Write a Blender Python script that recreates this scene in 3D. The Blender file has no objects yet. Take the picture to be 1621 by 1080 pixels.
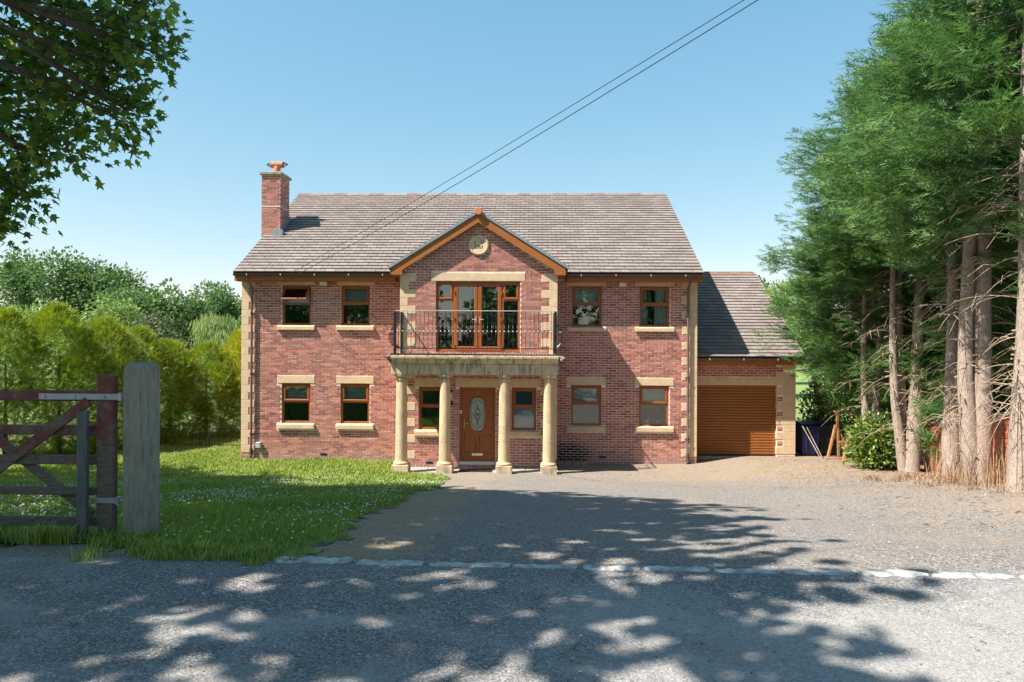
import bpy, math
import numpy as np
from mathutils import Vector, Matrix, Euler

rng = np.random.default_rng(11)
R = math.radians
scene = bpy.context.scene
COL = scene.collection

# ------------------------------------------------------------------ camera, sky, sun, exposure
cam_d = bpy.data.cameras.new('camera')
cam = bpy.data.objects.new('camera', cam_d); COL.objects.link(cam)
cam_d.sensor_width = 36.0
cam_d.lens = 24.46
cam_d.clip_start = 0.05; cam_d.clip_end = 3000
cam.matrix_world = (Matrix.Translation((1.066, -20.624, 3.604)) @ Matrix.Rotation(R(1.547), 4, 'Z')
                    @ Matrix.Rotation(R(90), 4, 'X') @ Matrix.Rotation(R(0.305), 4, 'Z'))
scene.camera = cam

SUN = Vector((2.04, 1.0, -3.05)).normalized()          # direction the light travels
SUN_EL = math.asin(-SUN.z); SUN_AZ = math.atan2(-SUN.x, -SUN.y)
world = bpy.data.worlds.new('World'); scene.world = world; world.use_nodes = True
wn = world.node_tree
bg = wn.nodes['Background']
sky = wn.nodes.new('ShaderNodeTexSky'); sky.sky_type = 'NISHITA'; sky.sun_disc = False
sky.sun_elevation = SUN_EL; sky.sun_rotation = SUN_AZ % (2 * math.pi)
sky.air_density = 1.0; sky.dust_density = 0.35; sky.ozone_density = 2.5; sky.altitude = 60
sepc = wn.nodes.new('ShaderNodeSeparateColor'); comb = wn.nodes.new('ShaderNodeCombineColor')   # clear summer grade of the whole sky
wn.links.new(sky.outputs[0], sepc.inputs[0])
for i, (e_, k_) in enumerate(((1.0, .78), (.65, 1.255), (.5, 1.56))):
    pw = wn.nodes.new('ShaderNodeMath'); pw.operation = 'POWER'; pw.inputs[1].default_value = e_
    ml = wn.nodes.new('ShaderNodeMath'); ml.operation = 'MULTIPLY'; ml.inputs[1].default_value = k_
    wn.links.new(sepc.outputs[i], pw.inputs[0]); wn.links.new(pw.outputs[0], ml.inputs[0]); wn.links.new(ml.outputs[0], comb.inputs[i])
wn.links.new(comb.outputs[0], bg.inputs[0]); bg.inputs[1].default_value = 0.115
sun_d = bpy.data.lights.new('sun', 'SUN'); sun_d.energy = 5.0; sun_d.angle = R(0.53); sun_d.color = (1, .93, .82)
sun = bpy.data.objects.new('sun', sun_d); COL.objects.link(sun)
sun.rotation_euler = SUN.to_track_quat('-Z', 'Y').to_euler()
vs = scene.view_settings
vs.view_transform = 'Standard'; vs.look = 'None'; vs.gamma = 1; vs.use_curve_mapping = False; vs.exposure = 1.2
scene.cycles.use_denoising = True
scene.cycles.max_bounces = 6; scene.cycles.transparent_max_bounces = 8
scene.cycles.diffuse_bounces = 3; scene.cycles.glossy_bounces = 3; scene.cycles.transmission_bounces = 4

# ------------------------------------------------------------------ helpers
def S(t): t = np.clip(t, 0, 1); return t * t * (3 - 2 * t)
def g(X, Y):
    """height of the ground"""
    X = np.asarray(X, float); Y = np.asarray(Y, float)
    b = np.interp(Y, [-60, -15.7, -14.7, -3.4, -1.5, 0, 60], [1.95, 1.95, 1.86, .16, .05, 0, 0])
    return b + .30 * S((X - 4.5) / 4.5) * S((Y + 15.5) / 4) * S((-Y + 1.5) / 4) + .1 * S((X - 5.8) / 2) * S((Y + 3) / 3) * S((8 - Y) / 6)

def place(o, parent):
    COL.objects.link(o)
    if parent is not None:
        o.parent = parent
        if parent.type == 'EMPTY':
            o.matrix_parent_inverse = Matrix.Translation(-parent.location)
    return o

def tag(o, label=None, cat=None, group=None, kind=None):
    if label: o['label'] = label
    if cat: o['category'] = cat
    if group: o['group'] = group
    if kind: o['kind'] = kind
    return o

def thing(name, loc, label, cat, group=None):
    o = bpy.data.objects.new(name, None); o.empty_display_size = .2
    o.location = loc; COL.objects.link(o)
    return tag(o, label, cat, group)

def mesh_np(name, V, F, mats, rnd=None, smooth=False):
    V = np.ascontiguousarray(V, np.float32); F = np.ascontiguousarray(F, np.int32)
    me = bpy.data.meshes.new(name); n, k = F.shape
    me.vertices.add(len(V)); me.vertices.foreach_set('co', V.ravel())
    me.loops.add(n * k); me.loops.foreach_set('vertex_index', F.ravel())
    me.polygons.add(n); me.polygons.foreach_set('loop_start', np.arange(0, n * k, k, dtype=np.int32))
    me.polygons.foreach_set('use_smooth', np.full(n, bool(smooth)))
    if rnd is not None:
        a = me.attributes.new('rnd', 'FLOAT', 'POINT'); a.data.foreach_set('value', np.ascontiguousarray(rnd, np.float32))
    me.update(calc_edges=True)
    for m in (mats if isinstance(mats, (list, tuple)) else [mats]): me.materials.append(m)
    return me

def put(name, me, parent=None, loc=None, kind=None):
    o = bpy.data.objects.new(name, me)
    if loc is not None: o.location = loc
    place(o, parent)
    if kind: o['kind'] = kind
    return o

class MB:
    def __init__(s): s.v = []; s.f = []; s.mi = []; s.cur = 0
    def add(s, vs, fs):
        b = len(s.v); s.v += [tuple(map(float, q)) for q in vs]; s.f += [tuple(b + i for i in f) for f in fs]; s.mi += [s.cur] * len(fs); return s
    def box(s, x0, x1, y0, y1, z0, z1):
        return s.add([(x0,y0,z0),(x1,y0,z0),(x1,y1,z0),(x0,y1,z0),(x0,y0,z1),(x1,y0,z1),(x1,y1,z1),(x0,y1,z1)],
                     [(0,3,2,1),(4,5,6,7),(0,1,5,4),(1,2,6,5),(2,3,7,6),(3,0,4,7)])
    def bbox(s, x0, x1, y0, y1, z0, z1, c=.01):
        """box with chamfered edges"""
        if x0 > x1: x0, x1 = x1, x0
        X = (x0, x1); Y = (y0, y1); Z = (z0, z1); vs = []
        idx = {}
        for i in (0, 1):
            for j in (0, 1):
                for k in (0, 1):
                    sx, sy, sz = (1, -1)[i], (1, -1)[j], (1, -1)[k]
                    for a in range(3):
                        p = [X[i], Y[j], Z[k]]
                        if a != 0: p[0] += sx * c
                        if a != 1: p[1] += sy * c
                        if a != 2: p[2] += sz * c
                        idx[(i, j, k, a)] = len(vs); vs.append(p)
        fs = []
        q = lambda *l: fs.append(tuple(idx[t] for t in l))
        for i in (0, 1):
            q((i,0,0,0),(i,1,0,0),(i,1,1,0),(i,0,1,0)); q((0,i,0,1),(1,i,0,1),(1,i,1,1),(0,i,1,1)); q((0,0,i,2),(1,0,i,2),(1,1,i,2),(0,1,i,2))
        for a in (0, 1):
            for b_ in (0, 1):
                q((0,a,b_,1),(1,a,b_,1),(1,a,b_,2),(0,a,b_,2)); q((a,0,b_,0),(a,1,b_,0),(a,1,b_,2),(a,0,b_,2)); q((a,b_,0,0),(a,b_,1,0),(a,b_,1,1),(a,b_,0,1))
        for i in (0, 1):
            for j in (0, 1):
                for k in (0, 1): q((i,j,k,0),(i,j,k,1),(i,j,k,2))
        return s.add(vs, fs)
    def bar(s, p, q, w, t, up=(0, 0, 1)):
        """rectangular bar from p to q; w across (perp. to up-projection), t the other"""
        p = Vector(p); q = Vector(q); d = (q - p).normalized(); u = Vector(up)
        a = d.cross(u).normalized(); b = a.cross(d).normalized(); vs = []
        for e in (p, q):
            for sa, sb in ((-1,-1),(1,-1),(1,1),(-1,1)): vs.append(e + a * (sa * w / 2) + b * (sb * t / 2))
        return s.add(vs, [(0,3,2,1),(4,5,6,7),(0,1,5,4),(1,2,6,5),(2,3,7,6),(3,0,4,7)])
    def tube(s, path, rad, n=6, cap=True):
        path = [Vector(p) for p in path]; m = len(path)
        if not hasattr(rad, '__len__'): rad = [rad] * m
        vs = []; fs = []
        ref = Vector((0, 0, 1))
        for i, p in enumerate(path):
            d = (path[min(i + 1, m - 1)] - path[max(i - 1, 0)])
            d = d.normalized() if d.length > 1e-9 else Vector((0, 0, 1))
            r = ref if abs(d.dot(ref)) < .95 else Vector((1, 0, 0))
            a = d.cross(r).normalized(); b = d.cross(a).normalized()
            for k in range(n):
                t = 2 * math.pi * k / n; vs.append(p + (a * math.cos(t) + b * math.sin(t)) * rad[i])
        for i in range(m - 1):
            for k in range(n): fs.append((i*n+k, i*n+(k+1)%n, (i+1)*n+(k+1)%n, (i+1)*n+k))
        if cap: fs.append(tuple(range(n))[::-1]); fs.append(tuple((m-1)*n + k for k in range(n)))
        return s.add(vs, fs)
    def lathe(s, prof, c, n=24):
        vs = []; fs = []; m = len(prof)
        for r, z in prof:
            for k in range(n): t = 2*math.pi*k/n; vs.append((c[0]+r*math.cos(t), c[1]+r*math.sin(t), c[2]+z))
        for i in range(m-1):
            for k in range(n): fs.append((i*n+k, i*n+(k+1)%n, (i+1)*n+(k+1)%n, (i+1)*n+k))
        fs.append(tuple(range(n))[::-1]); fs.append(tuple((m-1)*n+k for k in range(n)))
        return s.add(vs, fs)
    def prism(s, poly, axis, a, b):
        """extrude 2-D polygon; axis 'x': poly=(y,z), 'y': poly=(x,z), 'z': poly=(x,y)"""
        mk = {'x': lambda p, t: (t, p[0], p[1]), 'y': lambda p, t: (p[0], t, p[1]), 'z': lambda p, t: (p[0], p[1], t)}[axis]
        n = len(poly)
        return s.add([mk(p, a) for p in poly] + [mk(p, b) for p in poly],
                     [tuple(range(n)), tuple(range(2*n-1, n-1, -1))] + [(i, n+i, n+(i+1)%n, (i+1)%n) for i in range(n)])
    def mesh(s, name, mats, smooth=False):
        me = bpy.data.meshes.new(name); me.from_pydata(s.v, [], s.f)
        for m in (mats if isinstance(mats, (list, tuple)) else [mats]): me.materials.append(m)
        if max(s.mi, default=0): me.polygons.foreach_set('material_index', s.mi)
        if smooth: me.polygons.foreach_set('use_smooth', [True] * len(s.f))
        me.update()
        import bmesh
        bm = bmesh.new(); bm.from_mesh(me); bmesh.ops.recalc_face_normals(bm, faces=bm.faces); bm.to_mesh(me); bm.free()
        if smooth and hasattr(me, 'set_sharp_from_angle'): me.set_sharp_from_angle(angle=R(40))
        return me
    def build(s, name, mats, parent=None, smooth=False, kind=None):
        return put(name, s.mesh(name, mats, smooth), parent, kind=kind)

def text_mesh(body, size, mat, extrude=.004):
    c = bpy.data.curves.new('text', 'FONT'); c.body = body; c.size = size; c.extrude = extrude; c.align_x = 'CENTER'; c.align_y = 'CENTER'
    o = bpy.data.objects.new('text', c); COL.objects.link(o)
    bpy.context.view_layer.update()
    me = bpy.data.meshes.new_from_object(o.evaluated_get(bpy.context.evaluated_depsgraph_get()))
    bpy.data.objects.remove(o); bpy.data.curves.remove(c)
    me.materials.clear(); me.materials.append(mat)
    me.transform(Matrix.Rotation(R(90), 4, 'X'))
    return me

# ------------------------------------------------------------------ materials
class NT:
    def __init__(s, name):
        s.m = bpy.data.materials.new(name); s.m.use_nodes = True; s.t = s.m.node_tree; s.b = s.t.nodes['Principled BSDF']; s.out = s.t.nodes['Material Output']
    def n(s, t): return s.t.nodes.new(t)
    def l(s, a, b): s.t.links.new(a, b)
    def pos(s): return s.n('ShaderNodeNewGeometry').outputs['Position']
    def objc(s): return s.n('ShaderNodeTexCoord').outputs['Object']
    def scale(s, v, sc):
        n = s.n('ShaderNodeVectorMath'); n.operation = 'MULTIPLY'; s.l(v, n.inputs[0]); n.inputs[1].default_value = sc; return n.outputs[0]
    def noise(s, sc, det=3, v=None, rough=.55, dist=0):
        n = s.n('ShaderNodeTexNoise'); n.inputs['Scale'].default_value = sc; n.inputs['Detail'].default_value = det; n.inputs['Roughness'].default_value = rough; n.inputs['Distortion'].default_value = dist
        s.l(v if v is not None else s.pos(), n.inputs['Vector']); return n.outputs['Fac']
    def vor(s, sc, v=None, out='Distance', feat='F1'):
        n = s.n('ShaderNodeTexVoronoi'); n.feature = feat; n.inputs['Scale'].default_value = sc
        s.l(v if v is not None else s.pos(), n.inputs['Vector']); return n.outputs[out]
    def math(s, op, a, b=None, clamp=False):
        n = s.n('ShaderNodeMath'); n.operation = op; n.use_clamp = clamp
        for i, q in enumerate((a, b)):
            if q is None: continue
            if isinstance(q, (int, float)): n.inputs[i].default_value = q
            else: s.l(q, n.inputs[i])
        return n.outputs[0]
    def ramp(s, f, stops, interp='LINEAR'):
        n = s.n('ShaderNodeValToRGB'); cr = n.color_ramp; cr.interpolation = interp
        while len(cr.elements) < len(stops): cr.elements.new(.5)
        for e, (p, c) in zip(cr.elements, stops):
            e.position = p; e.color = (c, c, c, 1) if isinstance(c, (int, float)) else (*c, 1)
        s.l(f, n.inputs[0]); return n.outputs[0]
    def mix(s, f, a, b, mode='MIX'):
        n = s.n('ShaderNodeMix'); n.data_type = 'RGBA'; n.blend_type = mode
        for i, q in ((0, f), (6, a), (7, b)):
            if isinstance(q, (int, float)): n.inputs[i].default_value = q
            elif isinstance(q, tuple): n.inputs[i].default_value = (*q, 1)
            else: s.l(q, n.inputs[i])
        return n.outputs[2]
    def sep(s, v):
        n = s.n('ShaderNodeSeparateXYZ'); s.l(v, n.inputs[0]); return n.outputs
    def col(s, c):
        if isinstance(c, tuple): s.b.inputs['Base Color'].default_value = (*c, 1)
        else: s.l(c, s.b.inputs['Base Color'])
    def rough(s, r):
        if isinstance(r, (int, float)): s.b.inputs['Roughness'].default_value = r
        else: s.l(r, s.b.inputs['Roughness'])
    def bump(s, h, st=.3, d=.01):
        n = s.n('ShaderNodeBump'); n.inputs['Strength'].default_value = st; n.inputs['Distance'].default_value = d
        s.l(h, n.inputs['Height']); s.l(n.outputs[0], s.b.inputs['Normal'])
    def spec(s, v): s.b.inputs['Specular IOR Level'].default_value = v

def simple(name, c, rough=.6, var=.25, sc=6., bump=.15, bsc=60., metal=0, spec=.4, streak=None):
    k = NT(name); v = k.objc()
    if streak: v = k.scale(k.pos(), streak)
    else: v = k.pos()
    f = k.noise(sc, 5, v, .6)
    lo = tuple(x * (1 - var) for x in c); hi = tuple(min(1, x * (1 + var)) for x in c)
    k.col(k.ramp(f, [(.3, lo), (.7, hi)])); k.rough(rough); k.b.inputs['Metallic'].default_value = metal; k.spec(spec)
    if bump: k.bump(k.noise(bsc, 3, v), bump, .004)
    return k.m

def brick_mat(name, stops, soot=False):
    k = NT(name); p = k.pos(); x, y, z = k.sep(p)
    row = k.math('FLOOR', k.math('DIVIDE', z, .075))
    off = k.math('MULTIPLY', k.math('FLOORED_MODULO', row, 2), .5)
    c = k.math('FLOOR', k.math('ADD', k.math('DIVIDE', k.math('ADD', x, y), .225), off))
    cb = k.n('ShaderNodeCombineXYZ'); k.l(c, cb.inputs[0]); k.l(row, cb.inputs[1])
    w = k.n('ShaderNodeTexWhiteNoise'); w.noise_dimensions = '2D'; k.l(cb.outputs[0], w.inputs['Vector'])
    f = k.math('ADD', k.math('MULTIPLY', w.outputs['Value'], .62), k.math('MULTIPLY', k.noise(34, 4, p, .65), .38))
    col = k.ramp(f, stops)
    big = k.noise(.7, 4, p, .6)
    col = k.mix(k.ramp(big, [(.35, 0.), (.75, .35)]), col, (.49, .30, .25))
    base = k.ramp(k.math('ADD', z, k.math('MULTIPLY', k.noise(3, 4, p), .25)), [(.18, .62), (.42, 0.)])   # salts rising from the ground
    col = k.mix(base, col, (.36, .23, .21))
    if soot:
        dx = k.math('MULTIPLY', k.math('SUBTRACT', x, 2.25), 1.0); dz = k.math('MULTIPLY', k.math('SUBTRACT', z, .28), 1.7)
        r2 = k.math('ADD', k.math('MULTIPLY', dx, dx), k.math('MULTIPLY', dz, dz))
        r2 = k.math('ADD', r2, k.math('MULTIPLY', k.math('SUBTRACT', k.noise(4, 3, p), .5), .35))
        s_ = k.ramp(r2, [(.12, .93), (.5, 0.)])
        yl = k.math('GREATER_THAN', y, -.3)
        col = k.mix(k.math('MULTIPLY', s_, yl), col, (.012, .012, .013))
    k.col(col); k.rough(.9); k.spec(.2)
    k.bump(k.noise(70, 4, p, .7), .35, .004)
    return k.m

M = {}
M['brick'] = brick_mat('brick_red', [(.12, (.17, .066, .058)), (.35, (.30, .108, .088)), (.6, (.42, .158, .124)), (.85, (.52, .225, .172)), (1, (.33, .19, .16))], soot=True)
M['mortar'] = simple('mortar', (.80, .66, .60), .95, .18, 5, .3, 90)
M['gbrick'] = brick_mat('brick_orange', [(.1, (.34, .075, .035)), (.4, (.46, .12, .055)), (.75, (.54, .16, .08)), (1, (.36, .10, .06))])
M['gmortar'] = simple('mortar_garden', (.38, .27, .21), .95, .2, 4, .3, 90)
def stone(name, c, dirt=.35):
    k = NT(name); p = k.pos()
    col = k.ramp(k.noise(5, 5, p, .6), [(.25, tuple(v * .82 for v in c)), (.75, tuple(min(1, v * 1.12) for v in c))])
    col = k.mix(k.ramp(k.noise(90, 2, p), [(.3, .0), (.8, .25)]), col, tuple(v * .6 for v in c))
    st = k.noise(2.6, 6, k.scale(p, (2.5, 2.5, .7)), .68)
    col = k.mix(k.ramp(st, [(.46, 0.), (.70, dirt)]), col, (.07, .066, .055))
    k.col(col); k.rough(.9); k.spec(.25); k.bump(k.noise(120, 3, p), .25, .004); return k.m
M['stone'] = stone('sandstone', (.67, .50, .33), .10)
M['stone_w'] = stone('sandstone_weathered', (.60, .48, .335), .8)
M['column'] = stone('sandstone_column', (.64, .465, .295), .38)
def wood_plastic():
    k = NT('oak_grain_plastic'); p = k.pos()
    f = k.noise(9, 4, k.scale(p, (9, 9, 1.2)), .6, 1.5)
    k.col(k.ramp(f, [(.25, (.17, .045, .013)), (.5, (.29, .082, .021)), (.8, (.37, .115, .03))])); k.rough(.38); k.spec(.45)
    k.bump(f, .06, .003); return k.m
M['oak'] = wood_plastic()
def wood_plastic_h():
    k = NT('oak_grain_boards'); p = k.pos()
    f = k.noise(7, 4, k.scale(p, (1.0, 6, 9)), .6, 1.0)
    k.col(k.ramp(f, [(.25, (.22, .07, .018)), (.5, (.33, .115, .03)), (.8, (.40, .15, .042))])); k.rough(.5); k.spec(.35)
    k.bump(f, .08, .003); return k.m
M['oakh'] = wood_plastic_h()
def glass():
    k = NT('window_glass'); k.t.nodes.remove(k.b)
    tr = k.n('ShaderNodeBsdfTransparent'); tr.inputs[0].default_value = (.86, .9, .88, 1)
    gl = k.n('ShaderNodeBsdfGlossy'); gl.inputs['Roughness'].default_value = .015; gl.inputs[0].default_value = (.95, .98, 1, 1)
    fr = k.n('ShaderNodeFresnel'); fr.inputs[0].default_value = 1.75
    nb = k.n('ShaderNodeBump'); nb.inputs['Strength'].default_value = .03; nb.inputs['Distance'].default_value = .02
    k.l(k.noise(3.5, 2, k.pos()), nb.inputs['Height']); k.l(nb.outputs[0], gl.inputs['Normal'])
    mx = k.n('ShaderNodeMixShader'); k.l(k.math('MULTIPLY', fr.outputs[0], 1.3, True), mx.inputs[0]); k.l(tr.outputs[0], mx.inputs[1]); k.l(gl.outputs[0], mx.inputs[2]); k.l(mx.outputs[0], k.out.inputs[0]); return k.m
M['glass'] = glass()
M['blind'] = simple('blind_fabric', (.62, .68, .72), .8, .06, 3, 0)
M['curtain'] = simple('dark_vertical_blind', (.06, .072, .085), .8, .25, 8, 0)
M['frost'] = simple('frosted_glass', (.30, .34, .33), .25, .25, 8, .2, 30)
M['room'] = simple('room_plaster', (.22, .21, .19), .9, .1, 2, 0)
def tile_mat():
    k = NT('concrete_roof_tile'); p = k.pos(); i = k.n('ShaderNodeAttribute'); i.attribute_name = 'rnd'
    oi = k.n('ShaderNodeObjectInfo')
    f = k.math('ADD', k.math('MULTIPLY', k.math('FRACT', k.math('ADD', i.outputs['Fac'], oi.outputs['Random'])), .25), k.math('MULTIPLY', k.noise(11, 5, p, .7), .75))
    col = k.ramp(f, [(.2, (.15, .122, .112)), (.5, (.225, .19, .176)), (.8, (.295, .258, .242))])
    col = k.mix(k.ramp(k.noise(.5, 4, p, .6), [(.4, 0.), (.75, .4)]), col, (.15, .128, .12))
    lich = k.ramp(k.vor(9, p), [(.05, 1.), (.12, 0.)]); lich = k.math('MULTIPLY', lich, k.ramp(k.noise(7, 2, p), [(.58, 0.), (.66, .8)]))
    col = k.mix(lich, col, (.42, .40, .35))
    k.col(col); k.rough(.9); k.spec(.25); k.bump(k.noise(150, 3, p), .4, .004); return k.m
M['tile'] = tile_mat()
M['underlay'] = simple('roof_underlay', (.035, .03, .028), .95, .2, 5, 0)
M['ridge'] = simple('red_brown_ridge_tile', (.21, .095, .07), .85, .35, 6, .3)
M['lead'] = simple('grey_lead', (.20, .25, .29), .55, .2, 8, .15)
M['gutter'] = simple('brown_gutter_plastic', (.10, .062, .058), .35, .15, 4, 0)
M['pipe'] = simple('brown_downpipe_plastic', (.165, .105, .105), .35, .15, 4, 0)
M['iron'] = simple('black_painted_iron', (.012, .013, .015), .4, .2, 10, .1, 80, 0, .5)
M['silver'] = simple('pale_metal_knob', (.72, .72, .70), .3, .1, 10, 0, metal=.6)
M['terra'] = simple('terracotta', (.50, .19, .10), .85, .2, 9, .3)
M['white'] = simple('white_plastic', (.70, .70, .68), .4, .06, 4, 0)
M['grey'] = simple('grey_plastic', (.42, .43, .43), .5, .08, 4, 0)
M['brass'] = simple('brass', (.62, .45, .17), .3, .1, 6, 0, metal=.9)
M['black'] = simple('black_plastic', (.015, .015, .017), .4, .1, 4, 0)
M['lamp_glass'] = simple('lamp_glass', (.55, .52, .45), .2, .1, 4, 0)
M['door'] = M['oak']
def garage_mat():
    k = NT('oak_grain_roller_slats'); p = k.pos()
    f = k.noise(6, 5, k.scale(p, (.9, 4, 10)), .6, .8)
    k.col(k.ramp(f, [(.25, (.19, .062, .015)), (.5, (.28, .095, .024)), (.8, (.36, .13, .035))])); k.rough(.42); k.spec(.4); return k.m
M['garage'] = garage_mat()
M['paving'] = simple('concrete_slab', (.33, .31, .28), .9, .25, 3, .3)
M['letter'] = simple('dark_letter_paint', (.03, .03, .028), .7, .1, 4, 0)

# ground materials
def gravel_mat():
    k = NT('gravel_drive'); p = k.pos(); x, y, z = k.sep(p)
    v1 = k.vor(55, p, 'Color'); s1 = k.sep(v1)[0]
    v2 = k.sep(k.vor(140, p, 'Color'))[0]
    f = k.math('ADD', k.math('MULTIPLY', s1, .5), k.math('MULTIPLY', v2, .5))
    col = k.ramp(f, [(.1, (.075, .072, .070)), (.45, (.165, .154, .145)), (.75, (.27, .25, .235)), (1., (.55, .52, .49))])
    n1 = k.noise(.55, 5, p, .65)
    col = k.mix(k.ramp(n1, [(.4, 0.), (.72, .5)]), col, (.26, .215, .18))
    # tan soil and fallen needles: towards the conifers, the house front and the lawn edge
    nr = k.noise(1.4, 6, p, .7)
    right = k.math('ADD', k.ramp(k.math('MULTIPLY', k.math('SUBTRACT', x, 1.5), .14), [(0, 0.), (1, 1.)]), 0)
    front = k.ramp(k.math('ADD', k.math('MULTIPLY', y, .12), 1.), [(.3, 0.), (.62, .75), (.95, .9)])
    amt = k.math('ADD', k.math('MULTIPLY', right, 1.05), k.math('MULTIPLY', front, .85))
    ap = k.math('ADD', k.math('SUBTRACT', amt, .55), k.math('MULTIPLY', k.math('SUBTRACT', nr, .5), 2.2))
    ned = k.ramp(k.math('ADD', k.math('MULTIPLY', f, .5), k.math('MULTIPLY', k.noise(45, 5, p, .8), .5)), [(.3, (.17, .115, .08)), (.5, (.30, .225, .165)), (.7, (.40, .31, .225)), (.85, (.52, .42, .31))])
    col = k.mix(k.math('MULTIPLY', k.ramp(ap, [(-.1, 0.), (.7, .85)]), k.ramp(k.noise(7, 6, p, .75), [(.36, .25), (.56, 1.)])), col, ned)
    moss = k.math('MULTIPLY', k.ramp(k.noise(1.1, 5, p, .7), [(.54, 0.), (.68, .75)]), front)
    col = k.mix(moss, col, (.20, .19, .045))
    # dead straw between lawn and drive
    ex = k.math('SUBTRACT', x, k.math('ADD', -.45, k.math('MULTIPLY', k.math('SUBTRACT', k.noise(1.1, 4, p, .7), .5), 1.6)))
    stw = k.math('MULTIPLY', k.ramp(k.math('ADD', k.math('MULTIPLY', k.math('ABSOLUTE', ex), -1.5), 1.), [(0, 0.), (.45, .95)]), k.ramp(k.math('MULTIPLY', k.math('ADD', y, 8.5), -.5), [(0, .5), (.6, 1.)]))
    stw = k.math('MULTIPLY', stw, k.ramp(k.noise(9, 4, p, .7), [(.3, .35), (.6, 1.)]))
    col = k.mix(stw, col, k.ramp(k.noise(40, 4, k.scale(p, (1, 2.5, 1)), .7), [(.3, (.16, .12, .085)), (.7, (.46, .35, .235))]))
    k.col(col); k.rough(.95); k.spec(.2)
    h = k.math('ADD', k.vor(45, p), k.math('MULTIPLY', k.noise(120, 3, p), .8)); k.bump(h, .7, .012); return k.m
M['gravel'] = gravel_mat()
def road_mat():
    k = NT('worn_tarmac'); p = k.pos()
    v1 = k.sep(k.vor(80, p, 'Color'))[0]; v2 = k.sep(k.vor(190, p, 'Color'))[0]
    f = k.math('ADD', k.math('MULTIPLY', v1, .5), k.math('MULTIPLY', v2, .5))
    loose = k.ramp(f, [(.1, (.060, .058, .060)), (.5, (.155, .150, .150)), (.8, (.29, .28, .28)), (1., (.60, .58, .57))])
    worn = k.ramp(f, [(.1, (.20, .192, .188)), (.5, (.275, .265, .26)), (1, (.37, .36, .35))])
    n1 = k.noise(.62, 6, k.scale(p, (1, 1.3, 1)), .62, .4)
    x, y, z = k.sep(p)
    n1 = k.math('ADD', n1, k.ramp(k.math('MULTIPLY', k.math('ADD', k.math('SUBTRACT', x, 1.), k.math('MULTIPLY', k.math('ADD', y, 16.5), -1.2)), .2), [(0, -.0), (.5, .13), (1, .2)]))
    col = k.mix(k.ramp(n1, [(.50, 0.), (.62, .92)]), loose, worn)
    dirt = k.ramp(k.noise(1.6, 6, p, .7), [(.5, 0.), (.75, .45)])
    col = k.mix(dirt, col, (.20, .175, .155))
    k.col(col); k.rough(.92); k.spec(.22)
    h = k.math('ADD', k.vor(70, p), k.math('MULTIPLY', k.noise(150, 3, p), .8)); k.bump(h, .55, .009); return k.m
M['road'] = road_mat()
M['soil'] = simple('lawn_soil', (.13, .15, .05), .95, .5, 3, .5, 50)
M['field'] = simple('field_grass', (.16, .22, .06), .95, .3, .6, .3, 20)
M['kerb'] = simple('kerb_concrete', (.35, .345, .34), .9, .55, 12, 1., 40)
M['pebble'] = None
def attr_mat(name, stops, rough=.6, trans=.0, spec=.3, world=0.0):
    k = NT(name); a = k.n('ShaderNodeAttribute'); a.attribute_name = 'rnd'
    f = a.outputs['Fac']
    if world: f = k.math('ADD', k.math('MULTIPLY', f, 1 - world), k.math('MULTIPLY', k.noise(.9, 3, k.pos()), world))
    col = k.ramp(f, stops); k.col(col); k.rough(rough); k.spec(spec)
    if trans:
        t = k.n('ShaderNodeBsdfTranslucent')
        hs = k.n('ShaderNodeHueSaturation'); hs.inputs['Saturation'].default_value = 1.1; hs.inputs['Value'].default_value = 1.5; k.l(col, hs.inputs['Color'])
        k.l(hs.outputs[0], t.inputs[0])
        mx = k.n('ShaderNodeMixShader'); mx.inputs[0].default_value = trans; k.l(k.b.outputs[0], mx.inputs[1]); k.l(t.outputs[0], mx.inputs[2]); k.l(mx.outputs[0], k.out.inputs[0])
    return k.m
M['pebble'] = attr_mat('loose_stone', [(0, (.14, .135, .13)), (.5, (.24, .23, .22)), (.85, (.40, .385, .37)), (1, (.7, .68, .65))], .9)
M['grass'] = attr_mat('grass_blade', [(0, (.11, .19, .03)), (.5, (.24, .32, .06)), (.82, (.36, .39, .10)), (1, (.50, .44, .20))], .55, .3, .3, .25)
M['clover'] = attr_mat('clover_flower', [(0, (.55, .55, .48)), (1, (.8, .8, .74))], .7, .2)
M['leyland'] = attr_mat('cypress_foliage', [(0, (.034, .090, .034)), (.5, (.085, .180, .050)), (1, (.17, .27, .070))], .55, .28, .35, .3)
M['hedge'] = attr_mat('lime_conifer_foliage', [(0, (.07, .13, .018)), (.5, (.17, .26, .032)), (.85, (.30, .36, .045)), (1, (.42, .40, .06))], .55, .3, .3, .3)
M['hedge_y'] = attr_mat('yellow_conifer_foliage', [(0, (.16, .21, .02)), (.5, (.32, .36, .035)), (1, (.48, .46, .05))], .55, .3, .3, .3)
M['sycleaf'] = attr_mat('sycamore_leaf', [(0, (.055, .125, .032)), (.5, (.11, .205, .045)), (.9, (.18, .28, .06)), (1, (.32, .38, .08))], .45, .5, .4)
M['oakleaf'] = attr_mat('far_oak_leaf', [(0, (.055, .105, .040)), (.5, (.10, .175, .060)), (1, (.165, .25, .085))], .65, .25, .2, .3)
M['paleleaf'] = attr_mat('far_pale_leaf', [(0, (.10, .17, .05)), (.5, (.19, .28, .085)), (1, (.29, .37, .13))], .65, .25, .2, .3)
M['sallow'] = attr_mat('far_grey_green_leaf', [(0, (.06, .085, .04)), (.5, (.11, .14, .07)), (1, (.19, .21, .12))], .7, .2, .2, .3)
M['willow'] = attr_mat('willow_leaf', [(0, (.13, .19, .06)), (.5, (.23, .30, .11)), (1, (.34, .40, .17))], .65, .3, .2, .3)
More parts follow.
